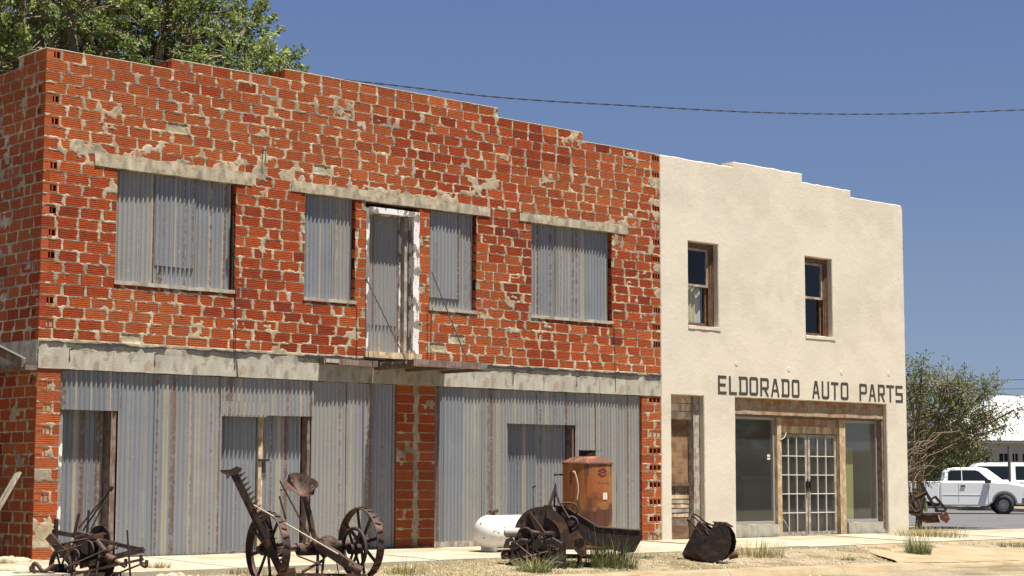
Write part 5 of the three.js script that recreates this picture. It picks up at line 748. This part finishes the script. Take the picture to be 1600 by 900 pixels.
{ // rusty pile at the back corner
  const o = machine('rusty_scrap_frame', 'rusty scrap frame heap behind the pale building corner', 'scrap', 1448, 815, 37.5), l = o.l;
  put('tilted_ladder', [bar(l(1436, 752, .1), l(1464, 800, .1), .05, .04), bar(l(1446, 776, .2), l(1462, 797, .2), .035, .03)], M.rustDark, o); put('cage', [bar(l(1452, 782, .1), l(1462, 776, .0), .03, .03), bar(l(1462, 776, .0), l(1479, 797, .0), .05, .04), bar(l(1456, 787, .1), l(1468, 787, .0), .025, .03), bar(l(1460, 798, .1), l(1478, 799, .0), .05, .04), bar(l(1452, 782, .1), l(1464, 800, .1), .03, .03)], M.rustDark, o);
  put('base_frame', [bar(l(1420, 803, .2), l(1462, 806, .2), .05, .06), bar(l(1424, 770, .0), l(1430, 806, .1), .04, .04), bar(l(1420, 786, .1), l(1446, 772, .1), .05, .03), rod(l(1430, 778, .1), l(1448, 768, .1), .03), bar(l(1440, 806, .25), l(1468, 802, .25), .04, .06), bar(l(1426, 765, 0), l(1442, 766, 0), .04, .03)], M.rust, o);
  put('plough_share', [poly(o, [[1466, 805], [1476, 799], [1481, 810], [1476, 817], [1468, 812]], .1, .1), poly(o, [[1430, 812], [1440, 801], [1462, 806], [1466, 816], [1445, 817]], .15, .05)], M.rustRed, o); put('bottle', [cyl(l(1442, 793, .3), .035, .16, V(0, 1, 0), 12), cyl(l(1442, 784, .3), .014, .08, V(0, 1, 0), 10)], mat({ rgb: [.12, .17, .07], roughness: .3 }), o);
  put('spring', [tube([l(1422, 790, .1), l(1428, 800, .15), l(1436, 795, .15), l(1432, 780, .1)], .025, 6), cyl(l(1432, 800, .12), .10, .05, V(-.3, 0, 1))], M.rust, o);
}

// ---------------------------------------------------------------- vehicles, house, wires beyond
function wheelOn(parent, x, y, z, R, turn = 0) { const w = new THREE.Group(); w.name = 'wheel'; w.position.set(x, y, z); w.rotation.y = turn; parent.add(w); const t = new THREE.TorusGeometry(R - .1, .1, 12, 36); t.scale(1, 1, 1.15); put('tyre', t, M.tyre, w); put('hub_cap', [cyl(V(0, 0, .04), R - .15, .06, V(0, 0, 1), 28), cyl(V(0, 0, .08), .07, .05, V(0, 0, 1), 16)], M.rim, w); return w; }
function vehicleBase(name, label, px, py, D, turn) { const b = at(px, py, D); return thing(name, label, name === 'sport_utility_vehicle' ? 'car' : 'truck', [b.x, b.y, b.z], -YAW + turn, undefined); }
{ // pickup: x forward, origin under the front wheel
  const o = vehicleBase('pickup_truck', 'white pickup truck parked beyond the side road', 1566, 803.5, 66, -.16), W = .86;
  const arcp = (cx, cy, r, a0, a1, n = 12) => Array.from({ length: n + 1 }, (_, i) => { const a = lerp(a0, a1, i / n); return [cx + r * Math.cos(a), cy + r * Math.sin(a)]; });
  const arcF = arcp(0, .40, .46, Math.PI - .15, .05), arcR = arcp(-3.15, .40, .44, Math.PI - .2, .2);
  const low = [[-2.2, .36], [-.62, .36], ...arcF, [.52, .42], [.95, .42], [1.0, .60], [.97, .84], [.86, .97], [.5, 1.05], [.12, 1.12], [-.5, 1.14], [-2.2, 1.14]];
  const body = extr(low, 2 * W - .12, [], .06); body.translate(0, 0, -W + .06); put('body', body, M.carPaint, o);
  // open cargo bed: two sides, tailgate, front panel and floor
  const bedP = [[-4.25, .48], ...arcR, [-2.3, .40], [-2.3, 1.17], [-4.25, 1.17]];
  for (const s of [1, -1]) { const g = extr(bedP, .05, [], .02); g.translate(0, 0, s > 0 ? W - .07 : -W + .02); put('bed_side', g, M.carPaint, o); put('bed_rail', box(-4.2, -2.32, 1.192, 1.21, s > 0 ? W - .07 : -W + .02, s > 0 ? W - .01 : -W + .08), M.tyre, o); }
  put('tailgate', box(-4.28, -4.22, .55, 1.16, -W + .08, W - .08), M.carPaint, o); put('bed_floor', [box(-4.2, -2.3, .66, .70, -W + .08, W - .08), box(-2.36, -2.3, .70, 1.15, -W + .08, W - .08)], M.carPaint, o); put('inner_fender', [box(-.40, .40, .45, .95, -.5, .5)], M.carPaint, o);
  const cab = (() => { const b = [[.10, 1.12], [-2.10, 1.12], [-2.04, 1.52], [-1.95, 1.61], [-1.75, 1.655], [-.85, 1.66], [-.58, 1.62]]; const g = extr(b, 2 * (W - .08), [], .03); g.translate(0, 0, -W + .08); const p = g.attributes.position; for (let i = 0; i < p.count; i++) { const t = clamp((p.getY(i) - 1.1) / .55); p.setZ(i, p.getZ(i) * (1 - .15 * t)); } g.computeVertexNormals(); return g; })(); put('cab', cab, M.carPaint, o);
  const zA = y => (W - .08 + .03) * (1 - .15 * clamp((y - 1.1) / .55)) + .006; const quad = (pts, s) => { const g = new THREE.BufferGeometry(), n = pts.length, id = []; for (let i = 1; i < n - 1; i++) id.push(0, i, i + 1); g.setAttribute('position', new THREE.Float32BufferAttribute(id.flatMap(i => [pts[i][0], pts[i][1], s * zA(pts[i][1])]), 3)); g.computeVertexNormals(); return g; };
  for (const s of [1, -1]) { put('side_window', quad([[-1.98, 1.16], [-1.48, 1.16], [-1.48, 1.595], [-1.84, 1.585], [-1.94, 1.54]], s), M.carGlass, o); put('side_window', quad([[-1.45, 1.16], [-.48, 1.16], [-.50, 1.22], [-.86, 1.55], [-.98, 1.59], [-1.45, 1.595]], s), M.carGlass, o); }
  { const t = W - .13, A = [.155, 1.13, t], B = [.155, 1.13, -t], Cq = [-.545, 1.635, -t * .86], Dq = [-.545, 1.635, t * .86], g = new THREE.BufferGeometry(); g.setAttribute('position', new THREE.Float32BufferAttribute([A, B, Cq, A, Cq, Dq].flat(), 3)); g.computeVertexNormals(); put('windscreen', g, mat({ physical: true, rgb: [.05, .06, .075], roughness: .05 }), o); put('sun_shade', (() => { const q = new THREE.BufferGeometry(), l = (u, v) => [lerp(.155, -.545, v) + .006, lerp(1.13, 1.635, v) + .008, lerp(t, -t, u) * (1 - .14 * v)]; q.setAttribute('position', new THREE.Float32BufferAttribute([l(.12, .1), l(.6, .1), l(.55, .5), l(.12, .1), l(.55, .5), l(.2, .5)].flat(), 3)); q.computeVertexNormals(); return q; })(), M.whiteBar, o); put('wiper', [rod(V(.14, 1.15, .5), V(.05, 1.2, -.1), .01)], M.tyre, o); }
  put('door_seam', [box(-.56, -.55, .42, 1.12, W + .0005, W + .004), box(-1.60, -1.59, .42, 1.12, W + .0005, W + .003)], M.iron, o); put('door_handle', box(-1.52, -1.36, 1.0, 1.055, W, W + .025), M.tyre, o); put('mirror', rough(segBox(-.68, -.46, 1.12, 1.24, W + .02, W + .14, .05), .01, 1301), M.tyre, o);
  put('headlight', box(.70, .975, .72, .86, W - .22, W + .008), mat({ rgb: [.35, .36, .36], roughness: .15 }), o); put('turn_signal', box(.72, .98, .63, .70, W - .22, W + .007), mat({ rgb: [.45, .10, .03], roughness: .3 }), o); put('front_bumper', rough(segBox(.62, 1.10, .38, .60, -W - .01, W + .01, .12), .01, 1302), mat({ rgb: [.10, .10, .10], roughness: .7 }), o);
  put('side_trim', box(-2.15, -.6, .70, .72, W, W + .008), M.carPaint, o); put('chassis', [box(-4.1, .8, .30, .42, -.45, -.3), box(-4.1, .8, .30, .42, .3, .45), rod(V(0, .36, -W + .1), V(0, .36, W - .1), .05), rod(V(-3.15, .36, -W + .1), V(-3.15, .36, W - .1), .06)], M.iron, o);
  wheelOn(o, 0, .36, W - .09, .36, -.3); wheelOn(o, -3.15, .36, W - .09, .36); wheelOn(o, 0, .36, -W + .09, .36, -.3).rotation.y = Math.PI - .3; wheelOn(o, -3.15, .36, -W + .09, .36, Math.PI);
}
{
  const o = vehicleBase('sport_utility_vehicle', 'tall white sport utility vehicle parked behind the pickup', 1668, 799, 73, -.12), W = .95;
  const body = extr([[-3.9, .45], [1.0, .45], [1.02, .9], [.9, 1.1], [-.6, 1.18], [-3.95, 1.18], [-4.0, .8]], 2 * W - .12, [], .06); body.translate(0, 0, -W + .06); put('body', body, M.carPaint, o);
  const cab = extr([[-.45, 1.15], [-3.95, 1.15], [-3.85, 1.62], [-3.6, 1.86], [-3.2, 1.93], [-1.3, 1.92], [-1.05, 1.85]], 2 * (W - .1), [], .04); cab.translate(0, 0, -W + .1); { const p = cab.attributes.position; for (let i = 0; i < p.count; i++) { const t = clamp((p.getY(i) - 1.15) / .78); p.setZ(i, p.getZ(i) * (1 - .14 * t)); } cab.computeVertexNormals(); } put('cabin', cab, M.carPaint, o);
  const zA = y => (W - .06) * (1 - .14 * clamp((y - 1.15) / .78)) + .008; const quad = (pts, s = 1) => { const g = new THREE.BufferGeometry(); g.setAttribute('position', new THREE.Float32BufferAttribute([0, 1, 2, 0, 2, 3].flatMap(i => [pts[i][0], pts[i][1], s * zA(pts[i][1])]), 3)); g.computeVertexNormals(); return g; };
  for (const s of [1, -1]) { put('side_window', quad([[-3.78, 1.28], [-2.36, 1.28], [-2.36, 1.80], [-3.6, 1.80]], s), M.carGlass, o); put('side_window', quad([[-2.12, 1.24], [-1.40, 1.24], [-1.40, 1.80], [-2.12, 1.80]], s), M.carGlass, o); put('side_window', quad([[-1.28, 1.24], [-.62, 1.24], [-1.03, 1.78], [-1.28, 1.80]], s), M.carGlass, o); }
  put('roof_rail', [rod(V(-3.4, 1.98, W - .2), V(-1.5, 1.98, W - .2), .015), rod(V(-3.4, 1.98, -W + .2), V(-1.5, 1.98, -W + .2), .015), rod(V(-1.6, 1.92, W - .2), V(-1.6, 1.98, W - .2), .02), rod(V(-3.3, 1.92, W - .2), V(-3.3, 1.98, W - .2), .02)], M.tyre, o); put('door_seam', [box(-1.95, -1.935, .5, 1.17, W, W + .004), box(-.9, -.885, .5, 1.17, W, W + .004)], M.iron, o);
  put('chassis', box(-3.7, .9, .3, .46, -.5, .5), M.iron, o); wheelOn(o, 0, .38, W - .08, .38); wheelOn(o, -3.0, .38, W - .08, .38); wheelOn(o, 0, .38, -W + .08, .38, Math.PI); wheelOn(o, -3.0, .38, -W + .08, .38, Math.PI);
}
{
  const p = at(1579, 802, 69); const o = thing('steel_post', 'dark grey steel post standing between pickup and tall vehicle', 'post', [p.x, p.y, p.z]); put('tube', [rod(V(0, 0, 0), V(0, 2.52, 0), .055, .055, 12), cyl(V(0, 2.54, 0), .065, .05, V(0, 1, 0), 12)], mat({ rgb: [.09, .09, .085], roughness: .7 }), o);
}
{ // house with a white metal roof
  const b = at(1512, 790, 92); const o = thing('white_roofed_house', 'low grey house with bright white metal roof behind the vehicles', 'house', [b.x, -.3, b.z], -YAW + .10);
  const wm = mat({ rgb: [.30, .30, .31], roughness: .9 }); const openX = [[1.72, 2.25], [2.42, 2.72], [2.95, 3.5], [4.4, 5.0]];
  put('wall', (() => { const g = extr([[0, 0], [14, 0], [14, 3.2], [0, 3.2]], .2, openX.map(([a, c]) => rect(a, c, 2.02, 2.55))); g.translate(0, 0, -.2); return g; })(), wm, o); put('gable_wall', [extr(rect(0, 8.8, 0, 3.15), .2)].map(g => { g.rotateY(Math.PI / 2); return g; }), wm, o); put('far_gable_wall', [extr([[0, 0], [0, 3.15], [4.4, 5.6], [8.8, 3.15], [8.8, 0]], .2)].map(g => { g.rotateY(Math.PI / 2); g.translate(13.8, 0, 0); return g; }), wm, o); put('back_wall', box(0, 14, 0, 3.1, -8.8, -8.6), wm, o);
  const rm = mat({ rgb: [.62, .63, .64], roughness: .45, metalness: .1 });
  const eave = 3.22, rg = 5.7, hipX = 3.3; const face = (...v) => { const p = []; for (let i = 1; i < v.length - 1; i++) for (const q of [v[0], v[i], v[i + 1]]) p.push(...q); const g = new THREE.BufferGeometry(); g.setAttribute('position', new THREE.Float32BufferAttribute(p, 3)); g.computeVertexNormals(); return g; };
  const E0 = [-.4, eave, .35], E1 = [14.4, eave, .35], E2 = [14.4, eave, -9.15], E3 = [-.4, eave, -9.15], G0 = [hipX, rg, -4.4], G1 = [14.4, rg, -4.4];
  put('roof', [face(E0, E1, G1, G0), face(E3, E0, G0), face(E2, E3, G0, G1), face(E0, E3, E2, E1)], rm, o);
  for (let k = 1; k < 22; k++) { const x = -.4 + k * .66, t = clamp((x + .4) / (hipX + .4)); put('roof_rib', bar(V(x, eave + .02, .34), V(x, lerp(eave, rg, t) + .02, lerp(.35, -4.4, t)), .03, .03), rm, o); }
  for (const [a, c] of openX) { const w = put('window', box(a, c, 2.02, 2.55, -.12, -.1), M.carGlass, o); put('mullion', box((a + c) / 2 - .02, (a + c) / 2 + .02, 2.02, 2.55, -.1, -.06), wm, w); }
  put('fascia', box(-.4, 14.4, 3.06, 3.21, .30, .34), mat({ rgb: [.12, .12, .12], roughness: .8 }), o);
  const b2 = at(1545, 790, 118); const h = thing('blue_grey_shed', 'blue grey roofed shed far behind the white roof', 'shed', [b2.x, -.3, b2.z], -YAW); put('wall', box(-.6, 6, 0, 4.9, -4, 0), mat({ rgb: [.16, .11, .09], roughness: .9 }), h); put('roof', (() => { const g = extr([[-1, 4.9], [6.4, 4.9], [6.4, 5.0], [2.5, 6.1], [-.2, 5.6]], 4.6); g.translate(0, 0, -4.3); return g; })(), mat({ rgb: [.30, .34, .38], roughness: .6 }), h);
}
{ // trees and hedge closing the view behind the vehicles
  const mk = (px, D, label, seed, list, leaf = .16) => { const b = at(px, 790, D), cl = [], r = rngOf(seed); for (const [x, y, R, n] of list) { const p = at(x, y, D + (r() - .5) * 2); cl.push([p.x - b.x, p.y + .3, p.z - b.z, R, n]); } tree('far_tree', label, 'trees behind the vehicles', [b.x, -.3, b.z], cl, { seed, fork: [0, 1.2, 0], trunk: .14, cols: [[.055, .075, .022], [.08, .10, .03], [.045, .06, .02]], per: 12, twig: .015, spray: .4, spread: .18, leaf, wide: .3, up: .2 }); };
  mk(1455, 80, 'dark green bushy tree behind the pickup bed', 1401, [[1430, 720, 1.2, 2600], [1455, 700, 1.3, 2600], [1485, 715, 1.2, 2600], [1510, 725, 1.0, 1800], [1440, 755, 1.2, 2000], [1475, 750, 1.2, 2200], [1505, 755, 1.0, 1800]]);
  mk(1540, 100, 'low dark shrub in front of the grey house', 1402, [[1530, 745, 1.0, 1400], [1550, 752, .9, 1200], [1515, 740, 1.0, 1400], [1580, 755, .9, 1200]]);
}
{ // across the street, mirrored in the shop glass
  const o = thing('opposite_building', 'long low grey building across the street with flat roof', 'building', [30, -.3, 29]); const wm = mat({ rgb: [.22, .20, .18], roughness: .9 });
  put('wall', box(0, 46, 0, 2.3, 0, 7), wm, o); put('parapet', box(-.1, 46.1, 2.3, 2.5, -.1, 7.1), M.concrete, o); for (let k = 0; k < 9; k++) put('window', box(2 + k * 5, 4 + k * 5, 1, 2.1, -.04, -.01), M.carGlass, o);
  for (const [x, sd] of [[52, 1451], [61, 1452], [36, 1453]]) { const r = rngOf(sd), cl = []; for (let k = 0; k < 6; k++) cl.push([(r() - .5) * 3, 3.6 + r() * 1.8, (r() - .5) * 3, 1.1, 900]); tree('opposite_tree', 'round dark tree behind the low building across the street', 'trees across the street', [x, -.3, 38], cl, { seed: sd, fork: [0, 2.2, 0], trunk: .16, cols: [[.07, .09, .025]], per: 12, twig: .02, spray: .5, spread: .2, leaf: .22, wide: .3, up: .2 }); }
}
{ // overhead lines
  const line = (pts, D, r, label, name = 'overhead_cable') => { const P = pts.map(([x, y], i) => at(x, y, lerp(D[0], D[1], i / (pts.length - 1)))); return tag(put(name, tube(P, r, 5, 120), M.cable), label, 'cable'); };
  // twisted service line: two strands
  const base = [[-160, 20], [0, 48], [280, 100], [570, 128], [780, 152], [1000, 166], [1200, 176], [1400, 178], [1640, 170]], o = thing('service_cable', 'twisted black service cable sagging across the sky above roofs', 'cable');
  const cv = new THREE.CatmullRomCurve3(base.map(([x, y], i) => at(x, y, lerp(34, 44, i / 8)))); for (const s of [0, 1]) { const pts = []; for (let i = 0; i <= 420; i++) { const t = i / 420, p = cv.getPoint(t), a = t * 260 + s * Math.PI; pts.push(p.add(V(0, .011 * Math.cos(a), .011 * Math.sin(a)))); } put('strand', new THREE.TubeGeometry(new THREE.CatmullRomCurve3(pts), 840, .0085, 5), M.cable, o); }
  line([[1500, 596], [1560, 594], [1640, 592]], [90, 100], .02, 'upper thin wire beyond the mesquite tree'); line([[1510, 610], [1570, 608], [1640, 607]], [90, 100], .02, 'middle thin wire beyond the mesquite tree'); line([[1530, 612], [1570, 616], [1640, 628]], [90, 100], .02, 'lower sloping thin wire beyond the mesquite tree');
}
scene.traverse(m => { if (m.isMesh) m.castShadow = m.receiveShadow = true; });
renderer.render(scene, camera);
